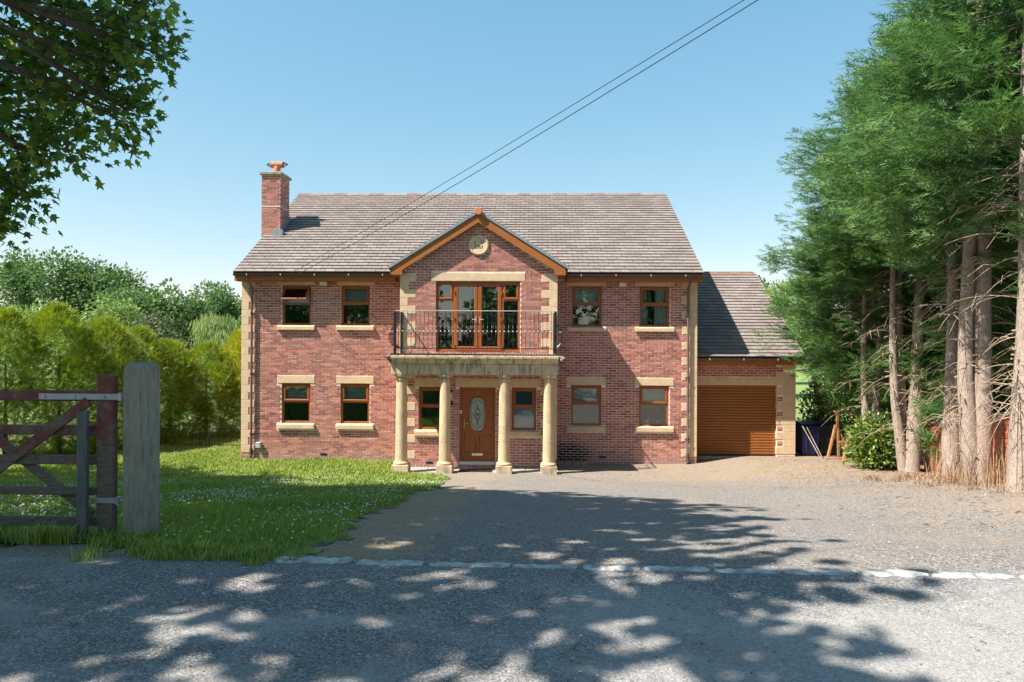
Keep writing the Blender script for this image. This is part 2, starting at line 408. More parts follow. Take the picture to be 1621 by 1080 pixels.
M['laurel'] = attr_mat('glossy_shrub_leaf', [(0, (.05, .10, .015)), (.5, (.12, .20, .03)), (1, (.24, .32, .06))], .35, .25, .5)
M['dry'] = attr_mat('dry_stem', [(0, (.17, .10, .05)), (.5, (.36, .23, .12)), (1, (.52, .38, .23))], .9, .1)
M['litter'] = attr_mat('needle_litter', [(0, (.09, .05, .03)), (.5, (.24, .13, .07)), (1, (.42, .28, .17))], .95, 0)
def bark(name, a, b, c):
    k = NT(name); p = k.pos()
    f = k.noise(14, 6, k.scale(p, (3, 3, .7)), .7, .5)
    col = k.ramp(f, [(.25, a), (.5, b), (.8, c)])
    fl = k.ramp(k.vor(16, k.scale(p, (1, 1, .8))), [(.10, .65), (.25, 0.)])
    col = k.mix(k.math('MULTIPLY', fl, k.ramp(k.noise(4, 2, p), [(.45, 0.), (.6, 1.)])), col, (.07, .05, .042))
    k.col(col); k.rough(.95); k.spec(.15); k.bump(k.math('ADD', f, k.noise(50, 4, p)), .8, .02); return k.m
M['bark'] = bark('cypress_bark', (.17, .125, .10), (.36, .285, .24), (.52, .44, .39))
M['bark2'] = bark('dark_bark', (.05, .04, .03), (.10, .085, .065), (.18, .155, .13))
M['twig'] = simple('dead_twig', (.33, .25, .18), .9, .3, 4, 0)
def gatepaint():
    k = NT('worn_red_paint'); p = k.pos(); x, y, z = k.sep(p)
    w = k.ramp(k.noise(10, 4, k.scale(p, (1.2, 6, 6)), .6), [(.25, (.07, .050, .040)), (.55, (.15, .112, .09)), (.8, (.25, .20, .165))])
    red = k.ramp(k.noise(18, 4, p), [(.3, (.11, .024, .022)), (.7, (.20, .046, .038))])
    n = k.noise(5, 6, k.scale(p, (1, 1, 1)), .7)
    h = k.math('ADD', n, k.math('MULTIPLY', k.math('SUBTRACT', z, 2.62), .33))
    k.col(k.mix(k.ramp(h, [(.53, 0.), (.63, .92)]), w, red)); k.rough(.75); k.bump(k.noise(40, 4, p), .4, .006); return k.m
M['gate'] = gatepaint()
def oldwood(name, a, b, sc=(5, 5, .5)):
    k = NT(name); p = k.pos()
    f = k.noise(9, 6, k.scale(p, sc), .7, .6)
    col = k.ramp(f, [(.28, tuple(v * .45 for v in a)), (.42, a), (.75, b)])
    col = k.mix(k.ramp(k.noise(2.5, 5, p, .6), [(.5, 0.), (.75, .5)]), col, (.11, .07, .058))
    k.col(col); k.rough(.9); k.spec(.2); k.bump(f, .7, .012); return k.m
M['post'] = oldwood('weathered_post_wood', (.24, .23, .185), (.38, .365, .30))
M['stake'] = oldwood('grey_stake_wood', (.11, .115, .11), (.20, .205, .20))
M['galv'] = simple('galvanised_steel', (.33, .36, .40), .45, .15, 9, .1, 60, .55)
M['timber'] = oldwood('orange_sawn_timber', (.36, .17, .08), (.52, .28, .15), (2, 2, 2))
M['binb'] = simple('dark_blue_bin_plastic', (.010, .018, .075), .35, .15, 4, 0)
M['bing'] = simple('dark_grey_bin_plastic', (.028, .030, .040), .4, .15, 4, 0)
M['cap'] = simple('concrete_coping', (.30, .27, .20), .9, .3, 5, .4)
M['cable'] = simple('black_cable', (.02, .02, .025), .6, 0, 4, 0)
M['dleaf'] = simple('dead_leaf', (.36, .12, .045), .8, .3, 20, 0)

# ------------------------------------------------------------------ ground
def grid_sheet(name, xs, ys, zf, mat, keep=None, jit=0):
    xs = np.asarray(xs, float); ys = np.asarray(ys, float)
    X, Y = np.meshgrid(xs, ys); nx, ny = len(xs), len(ys)
    if jit: X = X + rng.uniform(-jit, jit, X.shape); Y = Y + rng.uniform(-jit, jit, Y.shape)
    V = np.stack([X, Y, zf(X, Y)], -1).reshape(-1, 3)
    i = (np.arange(ny - 1)[:, None] * nx + np.arange(nx - 1)[None]).ravel()
    F = np.stack([i, i + 1, i + nx + 1, i + nx], -1)
    if keep is not None:
        c = V[F].mean(1); F = F[keep(c[:, 0], c[:, 1])]
        u, inv = np.unique(F, return_inverse=True); V = V[u]; F = inv.reshape(F.shape)
    return put(name, mesh_np(name, V, F, mat, smooth=True), kind='structure')

def inpoly(px, py, poly):
    px = np.asarray(px); r = np.zeros(px.shape, bool); n = len(poly)
    for i in range(n):
        x0, y0 = poly[i]; x1, y1 = poly[(i + 1) % n]
        if y0 == y1: continue
        c = ((y0 > py) != (y1 > py)) & (px < (x1 - x0) * (py - y0) / (y1 - y0) + x0); r ^= c
    return r

LAWN = [(-2.64, -.0), (-2.75, -2.45), (-1.2, -2.62), (-.95, -4.2), (-.78, -5.83), (-.95, -8), (-1.0, -9.7), (-.86, -12), (-.80, -13.5), (-.72, -14.7), (-.76, -15.2), (-.92, -15.48),
        (-1.32, -15.45), (-1.96, -15.42), (-2.3, -15.05), (-2.7, -14.95), (-3.4, -14.87), (-8, -14.8), (-24, -14.8), (-24, 9), (-7.64, 9), (-7.64, 0)]
def wob(x, y): return .10 * np.sin(3.1 * x + 1.7 * y) + .08 * np.sin(7.3 * y - 4.1 * x + 1) + .05 * np.sin(17 * y + 13 * x)
inlawn = lambda x, y: inpoly(x + wob(x, y) * (y < -2.8) * (x > -5), y + wob(y, x) * (y < -13.8), LAWN)

far = [-900, -500, -250, -120, -60, -40]
grid_sheet('ground', far + list(np.arange(-30, 30.1, 1.)) + [40, 60, 120, 250, 500, 900], far + list(np.arange(-30, 20.1, .5)) + [30, 45, 60, 120, 250, 500, 1200],
           lambda X, Y: g(X, Y) - .035, M['field'])
hump = lambda X, Y: (.012 * np.sin(1.3 * X + .7 * Y) + .01 * np.sin(2.9 * Y - 1.1 * X)) * S((Y + 15.4) / 2) * S((-Y - 3) / 2)
grid_sheet('driveway', np.arange(-3.2, 16.01, .2), np.arange(-15.6, 6.01, .2), lambda X, Y: g(X, Y) + hump(X, Y), M['gravel'])
grid_sheet('road', np.concatenate([np.arange(-40, -8, 2.), np.arange(-8, 10, .25), np.arange(10, 42, 2.)]), np.concatenate([np.arange(-34, -20, 1.), np.arange(-20, -15.39, .2)]),
           lambda X, Y: g(X, Y) + .006, M['road'])
grid_sheet('lawn', np.arange(-24, -.4, .14), np.arange(-15.7, 9, .14), lambda X, Y: g(X, Y) + .009 + hump(X, Y), M['soil'], keep=inlawn, jit=.03)
# paved strip under the portico
pv = thing('porch_paving', (-.4, -1.8, .02), 'pale concrete slabs between the porch columns', 'paving')
xe = np.linspace(-2.66, 1.84, 6)
for i in range(5):
    MB().bbox(xe[i] + .005, xe[i + 1] - .005, -2.42, -1.262, -.05, .075 + .004 * (i % 2), .008).build('slab', M['paving'], pv)
MB().bbox(-.86, .03, -1.95, -1.5, .08, .098, .006).build('door_mat', M['black'], pv)

# kerb: flush concrete edging stones between road and drive
kerb = tag(MB().box(-.9, 6.4, -15.60, -15.46, 1.75, 1.90).build('kerb', M['soil']), kind='structure')
x = -.85
while x < 6.2:
    L_ = rng.uniform(.28, .6); gap = rng.uniform(.015, .06)
    y = -15.42 - .19 * (x + .83) / 5.4; dz = rng.uniform(-.006, .014); w = rng.uniform(.055, .075)
    n = 13; tt = np.linspace(0, 1, n); rnd_e = 1 - .45 * np.exp(-np.minimum(tt, 1 - tt) / .035)
    e1 = w * rnd_e * rng.uniform(.72, 1.12, n); e2 = w * rnd_e * rng.uniform(.72, 1.12, n); zt_ = float(g(x, y)) + .020 + dz
    lo_ = [(x + L_ * t + rng.uniform(-.008, .008), y - e, 1.8) for t, e in zip(tt, e1)]; hi_ = [(x + L_ * t + rng.uniform(-.008, .008), y + e, 1.8) for t, e in zip(tt, e2)]
    vs = []
    for a_, b_ in zip(lo_, hi_):
        zz = [zt_ + rng.uniform(-.007, .004) for _ in range(2)]
        vs += [a_, (a_[0], a_[1] + .003, zz[0] - .010), (a_[0], a_[1] + .016, zz[0]), (b_[0], b_[1] - .016, zz[1]), (b_[0], b_[1] - .003, zz[1] - .010), b_]
    fs_k = [(i * 6 + j, i * 6 + j + 1, i * 6 + j + 7, i * 6 + j + 6) for i in range(n - 1) for j in range(5)] + [tuple(range(6)), tuple(range(n * 6 - 1, n * 6 - 7, -1))]
    p = MB().add(vs, fs_k)
    p.build('kerb_stone', M['kerb'], kerb)
    x += L_ + gap

# ------------------------------------------------------------------ the house
XL, XR = -7.6, 5.966
BL, BR, BY = -2.597, 1.802, -1.25           # bay (gabled, projecting)
BC = (BL + BR) / 2
ZE, YE, ZR, YR = 5.586, .43, 9.06, 5.272     # eaves / ridge of main roof
PITCH = math.atan2(ZR - ZE, YR + YE)
zroof = lambda y: ZE + (y + YE) * math.tan(PITCH)
GX, GY = 9.14, .80                           # garage
GE, GEY, GR, GRY = 3.17, .22, 6.12, 4.85
house = thing('brick_house', (-.8, 0, 0), 'two-storey red brick detached house with gabled balcony porch and attached garage', 'house')

def rects(x0, x1, z0, z1, holes):
    xs = sorted({x0, x1, *[min(max(h[i], x0), x1) for h in holes for i in (0, 1)]}); zs = sorted({z0, z1, *[min(max(h[i], z0), z1) for h in holes for i in (2, 3)]})
    out = []
    for a, b in zip(xs, xs[1:]):
        run = None
        for c, d in zip(zs, zs[1:]):
            mx, mz = (a + b) / 2, (c + d) / 2
            if any(h[0] < mx < h[1] and h[2] < mz < h[3] for h in holes):
                if run: out.append((a, b, *run)); run = None
            else: run = (run[0], d) if run else (c, d)
        if run: out.append((a, b, *run))
    return out

PB, PH = .225, .075
def bricks(u0, u1, z0, z1, blocks, clip=None):
    """running bond; blocks are kept free; clip(z)->(ua,ub)"""
    out = []; r = int(math.floor(z0 / PH))
    while r * PH < z1 - .01:
        za, zb = r * PH + .007, r * PH + .068
        lo, hi = (u0, u1)
        if clip: c = clip(zb); lo, hi = max(lo, c[0]), min(hi, c[1])
        if hi > lo and za > z0 - .02 and zb < z1 + .03:
            k = int(math.floor(lo / PB)) - 1
            while k * PB < hi:
                a = k * PB - (.5 * PB if r % 2 else 0) + .007; b = a + .211; k += 1
                segs = [(max(a, lo + .002), min(b, hi - .002))]
                for h in blocks:
                    if h[2] < zb - .004 and h[3] > za + .004:
                        ns = []
                        for s0, s1 in segs:
                            if h[1] <= s0 or h[0] >= s1: ns.append((s0, s1)); continue
                            if h[0] - s0 > .02: ns.append((s0, h[0] - .006))
                            if s1 - h[1] > .02: ns.append((h[1] + .006, s1))
                        segs = ns
                out += [(s0, s1, za, zb) for s0, s1 in segs if s1 - s0 > .02]
        r += 1
    return out

def brick_mesh(lst, fmap):
    """5-faced bricks; fmap(u, depth, z) -> xyz arrays"""
    n = len(lst); A = np.array(lst); pr = rng.uniform(-.001, .002, n)
    tilt = rng.uniform(-.0012, .0012, (n, 4))
    c = np.zeros((n, 8, 3))
    for i, (ui, zi) in enumerate(((0, 2), (1, 2), (1, 3), (0, 3))):
        c[:, i, 0] = A[:, ui]; c[:, i, 1] = -pr + tilt[:, i]; c[:, i, 2] = A[:, zi] + rng.uniform(-.0025, .0025, n)
        c[:, i + 4, 0] = A[:, ui]; c[:, i + 4, 1] = .03; c[:, i + 4, 2] = A[:, zi]
    F = np.array([(0,1,2,3),(0,4,5,1),(1,5,6,2),(2,6,7,3),(3,7,4,0)])
    U = c.reshape(-1, 3); V = np.stack(fmap(U[:, 0], U[:, 1], U[:, 2]), -1)
    return V, (np.arange(n)[:, None, None] * 8 + F[None]).reshape(-1, 4)

# window and stone positions ------------------------------------------------
WZ = {'lo': (1.11, 2.31), 'up': (4.04, 5.245)}
WIN = [(-6.385, -5.507, 'lo'), (-4.61, -3.73, 'lo'), (-6.385, -5.507, 'up'), (-4.61, -3.73, 'up'),
       (2.257, 3.157, 'lo'), (4.268, 5.152, 'lo'), (2.257, 3.157, 'up'), (4.262, 5.154, 'up')]
holes_main = [(a, b, *WZ[k]) for a, b, k in WIN]
stones_main = []                      # (x0,x1,z0,z1,name)
for a, b, k in WIN:
    z0, z1 = WZ[k]
    stones_main.append((a - .12, b + .12, z1, z1 + (.225 if k == 'lo' else .17), 'lintel'))
    stones_main.append((a - .12, b + .12, z0 - .15 if k == 'lo' else z0 - .135, z0, 'window_sill'))
def quoins(xa, sgn, z0, z1, long=.44, short=.22):
    out = []; z = z0; i = 0
    while z < z1 - .02:
        w = long if i % 2 == 0 else short; e = min(z + .225, z1)
        out.append((xa, xa + sgn * w, z, e) if sgn > 0 else (xa - w, xa, z, e)); z += .225; i += 1
    return out
q_left = quoins(XL, 1, .225, 5.42, .40); q_right = quoins(XR, -1, .225, 5.42)
QZ = (.225, 5.45)
q_bl = quoins(BL, 1, .30, 5.45); q_br = quoins(BR, -1, .30, 5.45)
holes_bay = [(-2.06, -1.37, 1.11, 2.31), (.541, 1.228, 1.11, 2.31), (-.923, .094, .2, 2.305), (-1.593, .765, 3.29, 5.27)]
stones_bay = [(-2.18, -1.25, 2.31, 2.54, 'lintel'), (-1.02, .19, 2.306, 2.54, 'lintel'), (.44, 1.33, 2.31, 2.54, 'lintel'),
              (-1.72, -.41, 5.272, 5.50, 'lintel'), (-.405, .895, 5.272, 5.50, 'lintel'), (-2.18, -1.27, .955, 1.11, 'window_sill'), (.50, 1.33, .955, 1.11, 'window_sill')]

# walls: mortar core
core = MB()
for a, b, c, d in rects(XL + .012, BL + .05, -.3, 5.45, holes_main): core.box(a, b, .0045, .25, c, d)
for a, b, c, d in rects(BR - .05, XR - .012, -.3, 5.45, holes_main): core.box(a, b, .0045, .25, c, d)
for a, b, c, d in rects(BL + .012, BR - .012, -.3, 5.50, holes_bay): core.box(a, b, BY + .0045, BY + .25, c, d)
core.box(BL + .012, BL + .2, BY + .25, .05, -.3, 5.5); core.box(BR - .2, BR - .012, BY + .25, .05, -.3, 5.5)
gh = 2.478; gz0, gz1 = 5.50, 7.10
core.prism([(BL + .012, gz0 + .001), (BR - .012, gz0 + .001), (BC, 7.05)], 'y', BY + .0045, BY + .2)
core.box(XL + .0045, XL + .25, .25, 10.3, -.3, 5.45); core.box(XR - .25, XR - .0045, .25, 10.3, -.3, 5.45); core.box(XL + .012, XR - .012, 10.3, 10.55, -.3, 5.45)
for xx in (XL + .012, XR - .212):
    core.prism([(.06, 5.451), (10.5, 5.451), (YR, zroof(YR) - .12)], 'x', xx, xx + .2)
wall = core.build('wall', M['mortar'], house)
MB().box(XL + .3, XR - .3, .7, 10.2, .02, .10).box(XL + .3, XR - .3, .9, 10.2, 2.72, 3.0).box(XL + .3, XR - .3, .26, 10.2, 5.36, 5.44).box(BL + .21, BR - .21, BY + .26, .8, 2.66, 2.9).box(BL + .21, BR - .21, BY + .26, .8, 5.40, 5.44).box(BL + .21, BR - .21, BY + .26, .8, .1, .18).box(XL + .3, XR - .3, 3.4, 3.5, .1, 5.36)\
    .box(-3.1, -3.0, .26, 3.4, .1, 5.36).box(1.95, 2.05, .26, 3.4, .1, 5.36).build('room_partition', M['room'], house)

blk_main = holes_main + [s[:4] for s in stones_main] + q_left + q_right
blk_bay = holes_bay + [s[:4] for s in stones_bay] + q_bl + q_br + [(-.60, -.20, 6.07, 6.47)]
def gable_clip(z):
    if z < 5.5: return (BL, BR)
    h = (7.02 - z) / math.tan(math.atan2(7.02 - 5.45, 2.25)); return (BC - h, BC + h)
parts = []
bay_list = bricks(BL, BR, 0, 7.0, blk_bay, gable_clip)
full = [b for b in bay_list if b[1] - b[0] > .2109 and b[2] > 3.3][::-1][:300]
fs_ = set(full); rest = [b for b in bay_list if b not in fs_]
front = lambda yf: (lambda u, d, z: (u, yf + d, z))
parts.append(brick_mesh(rest, front(BY)))
parts.append(brick_mesh(bricks(XL, BL + .01, 0, 5.42, blk_main) + bricks(BR - .01, XR, 0, 5.42, blk_main), front(0)))
side_q = [(0.0, .2, z, z + .225) for z in np.arange(.225, 5.2, .225)]
gclip = lambda z: (.0, 10.5) if z < 5.45 else ((z + .1 - ZE) / math.tan(PITCH) - YE, 2 * YR - ((z + .1 - ZE) / math.tan(PITCH) - YE))
sl = bricks(.22, 10.5, 0, 8.9, [], gclip)
parts.append(brick_mesh(sl, lambda u, d, z: (XL + d, u, z)))
parts.append(brick_mesh(sl, lambda u, d, z: (XR - d, u, z)))
bs = bricks(BY + .24, 0, 0, 5.42, [])
parts.append(brick_mesh(bs, lambda u, d, z: (BL + d, u, z))); parts.append(brick_mesh(bs, lambda u, d, z: (BR - d, u, z)))
def join(parts):
    V = np.concatenate([p[0] for p in parts]); o = np.cumsum([0] + [len(p[0]) for p in parts[:-1]])
    return V, np.concatenate([p[1] + k for p, k in zip(parts, o)])
V, F = join(parts)
put('brickwork', mesh_np('brickwork', V, F, M['brick']), wall, kind='stuff')
bm_ = MB(); bm_.add([(-.1055,-.003,-.0305),(.1055,-.003,-.0305),(.1055,-.003,.0305),(-.1055,-.003,.0305),(-.1055,.03,-.0305),(.1055,.03,-.0305),(.1055,.03,.0305),(-.1055,.03,.0305)], [(0,1,2,3),(0,4,5,1),(1,5,6,2),(2,6,7,3),(3,7,4,0)])
brick_me = bm_.mesh('brick', M['brick'])
for u0, u1, za, zb in full:
    o = put('brick', brick_me, wall, ((u0 + u1) / 2, BY + rng.uniform(-.001, .002), (za + zb) / 2))
    o.rotation_euler = (rng.uniform(-.015, .015), 0, rng.uniform(-.006, .006))

# dressed stone
def stones(lst, yf, side=None):
    for a, b, c, d in lst:
        p = MB(); xe = .004
        ret = .22
        p.bbox(a, b, yf - .010, yf + .12, c + .003, d - .003, .006)
        p.build('quoin', M['stone'], house)
stones(q_left, 0); stones(q_right, 0); stones(q_bl, BY); stones(q_br, BY)
ret = MB()
for i, (a, b, c, d) in enumerate(q_left):
    w = .22 if i % 2 == 0 else .44
    for X0, X1, y0, y1 in ((XL - .010, XL + .05, .121, w), (XR - .05, XR + .010, .121, w)): ret.bbox(X0, X1, y0, y1, c + .003, d - .003, .005)
    for X0, X1 in ((BL - .010, BL + .05), (BR - .05, BR + .010)): ret.bbox(X0, X1, BY + .121, BY + w, c + .078, d + .072, .005)
ret.build('quoin_returns', M['stone'], house, kind='stuff')
for st, yf in ((stones_main, 0), (stones_bay, BY)):
    for a, b, c, d, nm in st:
        p = MB()
        if nm == 'lintel': p.bbox(a, b, yf - .012, yf + .13, c + .002, d - .002, .005)
        else: p.prism([(yf - .085, c + .004), (yf - .085, d - .035), (yf - .02, d - .004), (yf + .14, d - .004), (yf + .14, c + .004)], 'x', a, b)
        p.build(nm, M['stone'], house)

# windows
def ring(p, x0, x1, z0, z1, w, y0, y1, c=.006):
    p.bbox(x0, x1, y0, y1, z1 - w, z1, c); p.bbox(x0, x1, y0, y1, z0, z0 + w, c)
    p.bbox(x0, x0 + w, y0, y1, z0 + w + .0005, z1 - w - .0005, c); p.bbox(x1 - w, x1, y0, y1, z0 + w + .0005, z1 - w - .0005, c)
def pane(name, x0, x1, z0, z1, y, parent, mat='glass'):
    return MB().box(x0, x1, y, y + .012, z0, z1).build(name, M[mat], parent)
def casement(x0, x1, z0, z1, yf, blind=.5, opened=False, mat='glass', low='glass'):
    y0 = yf + .055; zt = z1 - (z1 - z0) * .46
    p = MB(); ring(p, x0 + .003, x1 - .003, z0 + .003, z1 - .003, .062, y0, y0 + .07); p.bbox(x0 + .066, x1 - .066, y0, y0 + .07, zt - .03, zt + .03, .006)
    w = p.build('window', M['oak'], house)
    s = MB(); a, b, c, d = x0 + .05, x1 - .05, zt + .012, z1 - .045
    ring(s, a, b, c, d, .062, y0 - .018, y0 + .035, .012)
    so = s.build('sash', M['oak'], w)
    po = pane('pane', a + .055, b - .055, c + .055, d - .055, y0 + .005, w, mat)
    if opened:
        Mx = Matrix.Translation((0, y0 - .02, d)) @ Matrix.Rotation(R(-40), 4, 'X') @ Matrix.Translation((0, -(y0 - .02), -d))
        for o in (so, po): o.data.transform(Mx)
        for xx in (a + .02, b - .02):
            q = Mx @ Vector((xx, y0, c + .16)); MB().tube([(xx, y0 + .01, zt + .05), tuple(q)], .008, 5).build('stay_arm', M['galv'], w)
    pane('pane', x0 + .06, x1 - .06, z0 + .06, zt - .026, y0 + .02, w, low)
    if blind:
        bz = z1 - .03 - (z1 - z0) * blind; p = MB(); n = 26
        zs = np.linspace(z1 - .03, bz, n)
        vs = []; fsx = []
        for i, z in enumerate(zs):
            yy = y0 + .13 + .01 * (i % 2); vs += [(x0 + .03, yy, z), (x1 - .03, yy, z)]
        for i in range(n - 1): fsx.append((2*i, 2*i+1, 2*i+3, 2*i+2))
        p.add(vs, fsx); p.build('blind', M['blind'], w)
    return w
WOBJ = []
for i, ((a, b, k), bl) in enumerate(zip(WIN, (.47, .47, .47, .47, .47, .47, .47, .0))):
    WOBJ.append(casement(a, b, *WZ[k], 0, bl, opened=(i == 2)))
casement(-2.06, -1.37, 1.11, 2.31, BY, 0)
wr_ = casement(.541, 1.228, 1.11, 2.31, BY, 0)
MB().box(.60, 1.17, BY + .17, BY + .18, 1.17, 1.74).build('curtain', M['blind'], wr_)
# curtains drawn at the upper right window, ornaments on the lower right sill
wc = MB(); vs = []; fs2 = []
for side, (u0, u1) in enumerate(((4.30, 4.55), (4.72, 5.12))):
    b0 = len(vs)
    us = np.linspace(u0, u1, 15)
    for i, u in enumerate(us): yy = .17 + .025 * math.sin(i * 1.9); vs += [(u, yy, 4.05), (u - .06 * (side == 0) + .05 * (side == 1), yy, 5.22)]
    fs2 += [(b0 + 2*i, b0 + 2*i + 2, b0 + 2*i + 3, b0 + 2*i + 1) for i in range(14)]
wc.add(vs, fs2).build('curtain', M['blind'], WOBJ[7])
orn = MB().lathe([(.03, 0), (.05, .03), (.035, .09), (.045, .12), (.02, .16)], (4.55, .25, 1.13), 10).build('ornament', M['white'])
tag(orn, 'small white ornament standing inside the lower right window', 'ornament')
pot = MB().lathe([(.045, 0), (.06, .11), (.065, .11), (.065, .125), (.05, .125)], (4.86, .25, 1.13), 12).build('plant_pot', M['white'])
tag(pot, 'small white pot inside the lower right window', 'pot')
MB().box(2.3, 5.1, .19, .36, 1.095, 1.128).build('inner_sill', M['white'], house)

# french doors on the balcony
y0 = BY + .06; fx0, fx1, fz0, fz1 = -1.593, .765, 3.29, 5.27
p = MB(); ring(p, fx0 + .003, fx1 - .003, fz0 + .01, fz1 - .003, .06, y0, y0 + .07)
for xx in (-1.10, .275): p.bbox(xx - .035, xx + .035, y0, y0 + .07, fz0 + .071, fz1 - .064, .006)
fd = p.build('french_window', M['oak'], house)
for a, b in ((fx0 + .05, -1.125), (.30, fx1 - .05)):
    s = MB(); zt = fz1 - .52
    s.bbox(a + .012, b - .012, y0 + .004, y0 + .066, zt - .03, zt + .03, .006); ring(s, a, b, zt + .012, fz1 - .045, .06, y0 - .018, y0 + .03, .012); s.build('top_light_sash', M['oak'], fd)
    pane('pane', a + .055, b - .055, zt + .07, fz1 - .10, y0 + .005, fd); pane('pane', a + .01, b - .01, fz0 + .07, zt - .03, y0 + .02, fd)
for a, b, hs in ((-1.07, -.416, 1), (-.408, .245, -1)):
    s = MB(); ring(s, a, b, fz0 + .05, fz1 - .05, .105, y0 - .02, y0 + .035, .014)
    leaf = s.build('door_leaf', M['oak'], fd)
    pane('pane', a + .1, b - .1, fz0 + .15, fz1 - .15, y0 + .005, leaf)
    hx = b - .05 if hs > 0 else a + .05
    MB().bbox(hx - .012, hx + .012, y0 - .032, y0 - .0205, 4.08, 4.28, .003).tube([(hx, y0 - .03, 4.2), (hx, y0 - .06, 4.2), (hx + (-.11 if hs > 0 else .11), y0 - .06, 4.2)], .01, 6).build('handle', M['silver'], leaf)
    ex = a if hs > 0 else b
    for hz in (3.45, 4.2, 4.95): MB().tube([(ex, y0 - .03, hz - .05), (ex, y0 - .03, hz + .05)], .016, 8).build('hinge', M['oak'], leaf)
vs = []; f3 = []
for a, b in ((-1.53, .70),):
    n = 44
    for i in range(n):
        u = a + (b - a) * i / n; w_ = (b - a) / n
        b0 = len(vs); vs += [(u + .004, y0 + .16, 3.32), (u + w_ * .9, y0 + .13, 3.32), (u + w_ * .9, y0 + .13, 5.22), (u + .004, y0 + .16, 5.22)]; f3.append((b0, b0+1, b0+2, b0+3))
MB().add(vs, f3).build('vertical_blind', M['curtain'], fd)

# front door
dy = BY + .09
p = MB(); dx0, dx1 = -.923, .094
p.bbox(dx0 + .003, dx0 + .075, dy - .02, dy + .07, .2, 2.30, .008); p.bbox(dx1 - .075, dx1 - .003, dy - .02, dy + .07, .2, 2.30, .008); p.bbox(dx0 + .076, dx1 - .076, dy - .02, dy + .07, 2.23, 2.30, .008)
fdr = p.build('front_door_frame', M['oak'], house)
MB().bbox(dx0 + .02, dx1 - .02, dy - .10, dy + .03, .165, .228, .008).build('threshold', M['white'], fdr)
gc = (-.415, 1.545)
oct_ = []
for k in range(28):
    t = 2 * math.pi * k / 28; cx_, sz_ = math.cos(t), math.sin(t)
    r_ = 1 / (abs(cx_ / .225) ** 3.2 + abs(sz_ / .49) ** 3.2) ** (1 / 3.2) if True else 0
    oct_.append((gc[0] + r_ * cx_, gc[1] + r_ * sz_ * (.97)))
door = MB().bbox(dx0 + .077, dx1 - .077, dy, dy + .05, .232, 2.225, .006).build('front_door', M['door'], fdr)
d_ = MB().prism(oct_, 'y', dy - .008, dy + .01); d_.build('door_glass', M['frost'], fdr)
rim = MB(); rim.tube([(q[0], dy - .006, q[1]) for q in oct_ + oct_[:1]], .018, 6, False); rim.build('glass_moulding', M['door'], fdr, True)
ld = MB()
for dxx in (-1, 1):
    for s_ in (.07, .13): ld.tube([(gc[0], dy - .01, gc[1] + .28 - (s_ - .07) * 2), (gc[0] + dxx * s_, dy - .01, gc[1]), (gc[0], dy - .01, gc[1] - .28 + (s_ - .07) * 2)], .006, 4)
    ld.tube([(gc[0] + dxx * .175, dy - .01, gc[1] + .28), (gc[0] + dxx * .175, dy - .01, gc[1] - .28)], .005, 4)
for dzz in (-1, 1): ld.tube([(gc[0] - .175, dy - .01, gc[1] + dzz * .28), (gc[0], dy - .01, gc[1] + dzz * .42), (gc[0] + .175, dy - .01, gc[1] + dzz * .28)], .005, 4)
ld.lathe([(.001, -.03), (.028, -.015), (.035, 0), (.028, .015), (.001, .03)], (gc[0], dy - .008, gc[1]), 8)
ld.build('leaded_pattern', M['letter'], fdr)
pm = MB()
for a, b in ((-.775, -.47), (-.36, -.055)):
    pm.tube([(a, dy, .47), (b, dy, .47), (b, dy, .90 if a < -.5 else 1.0), (a, dy, 1.0 if a < -.5 else .90), (a, dy, .47)], .011, 5)
pm.build('panel_moulding', M['door'], fdr, True)
MB().bbox(-.57, -.26, dy - .018, dy - .0005, .385, .46, .006).build('letter_plate', M['silver'], fdr)
MB().bbox(-.80, -.77, dy - .015, dy - .0005, 1.16, 1.42, .004).tube([(-.785, dy - .01, 1.30), (-.785, dy - .055, 1.30), (-.66, dy - .055, 1.295)], .011, 6).build('handle', M['brass'], fdr)
o9 = put('house_number', text_mesh('9', .17, M['brass'], .006), fdr, (-.415, dy - .008, 2.135))
MB().bbox(-.905, -.845, dy - .045, dy - .021, 1.57, 1.66, .008).build('doorbell', M['white'], fdr)
wl = MB().bbox(-1.19, -1.10, BY - .03, BY - .004, 1.80, 1.92, .01).tube([(-1.145, BY - .03, 1.88), (-1.145, BY - .11, 1.92), (-1.145, BY - .13, 1.99)], .012, 6).build('wall_lantern', M['iron'], house)
MB().lathe([(.03, 0), (.055, .14), (.02, .2)], (-1.145, BY - .13, 1.98), 8).build('lantern_glass', M['lamp_glass'], wl)
MB().lathe([(.075, 0), (.03, .06), (.008, .10)], (-1.145, BY - .13, 2.185), 8).build('lantern_cap', M['iron'], wl)

# roof -----------------------------------------------------------------------
cp, sp = math.cos(PITCH), math.sin(PITCH)
nrm = (0, -sp, cp)
def slab(p, x0, x1, ya, za, yb, zb, t=.05):
    p.prism([(ya, za), (yb, zb), (yb, zb - t), (ya, za - t)], 'x', x0, x1)
X0, X1 = XL - .06, XR + .06
rf = MB(); slab(rf, X0, X1, -YE, ZE - .01, YR, ZR - .01); slab(rf, X0, X1, YR + .001, ZR - .01, 2 * YR + YE, ZE - .01)
roof = rf.build('roof', M['underlay'], house)
TW, TG = .298, None
def tile_field(x0, x1, rows, L, skip=None):
    """(u, v) lower-left of each tile on a slope of length L; width per tile"""
    gz_ = L / rows; out = []
    for r in range(rows):
        n = int((x1 - x0) / TW) + 2
        for c in range(-1, n):
            a = x0 + c * TW + (TW / 2 if r % 2 else 0); b = a + TW - .010
            a2, b2 = max(a, x0), min(b, x1)
            if b2 - a2 > .04 and not (skip and skip((a2 + b2) / 2, (r + .5) * gz_)): out.append((a2, b2, r * gz_, gz_, b2 - a2 > TW - .02))
    return out
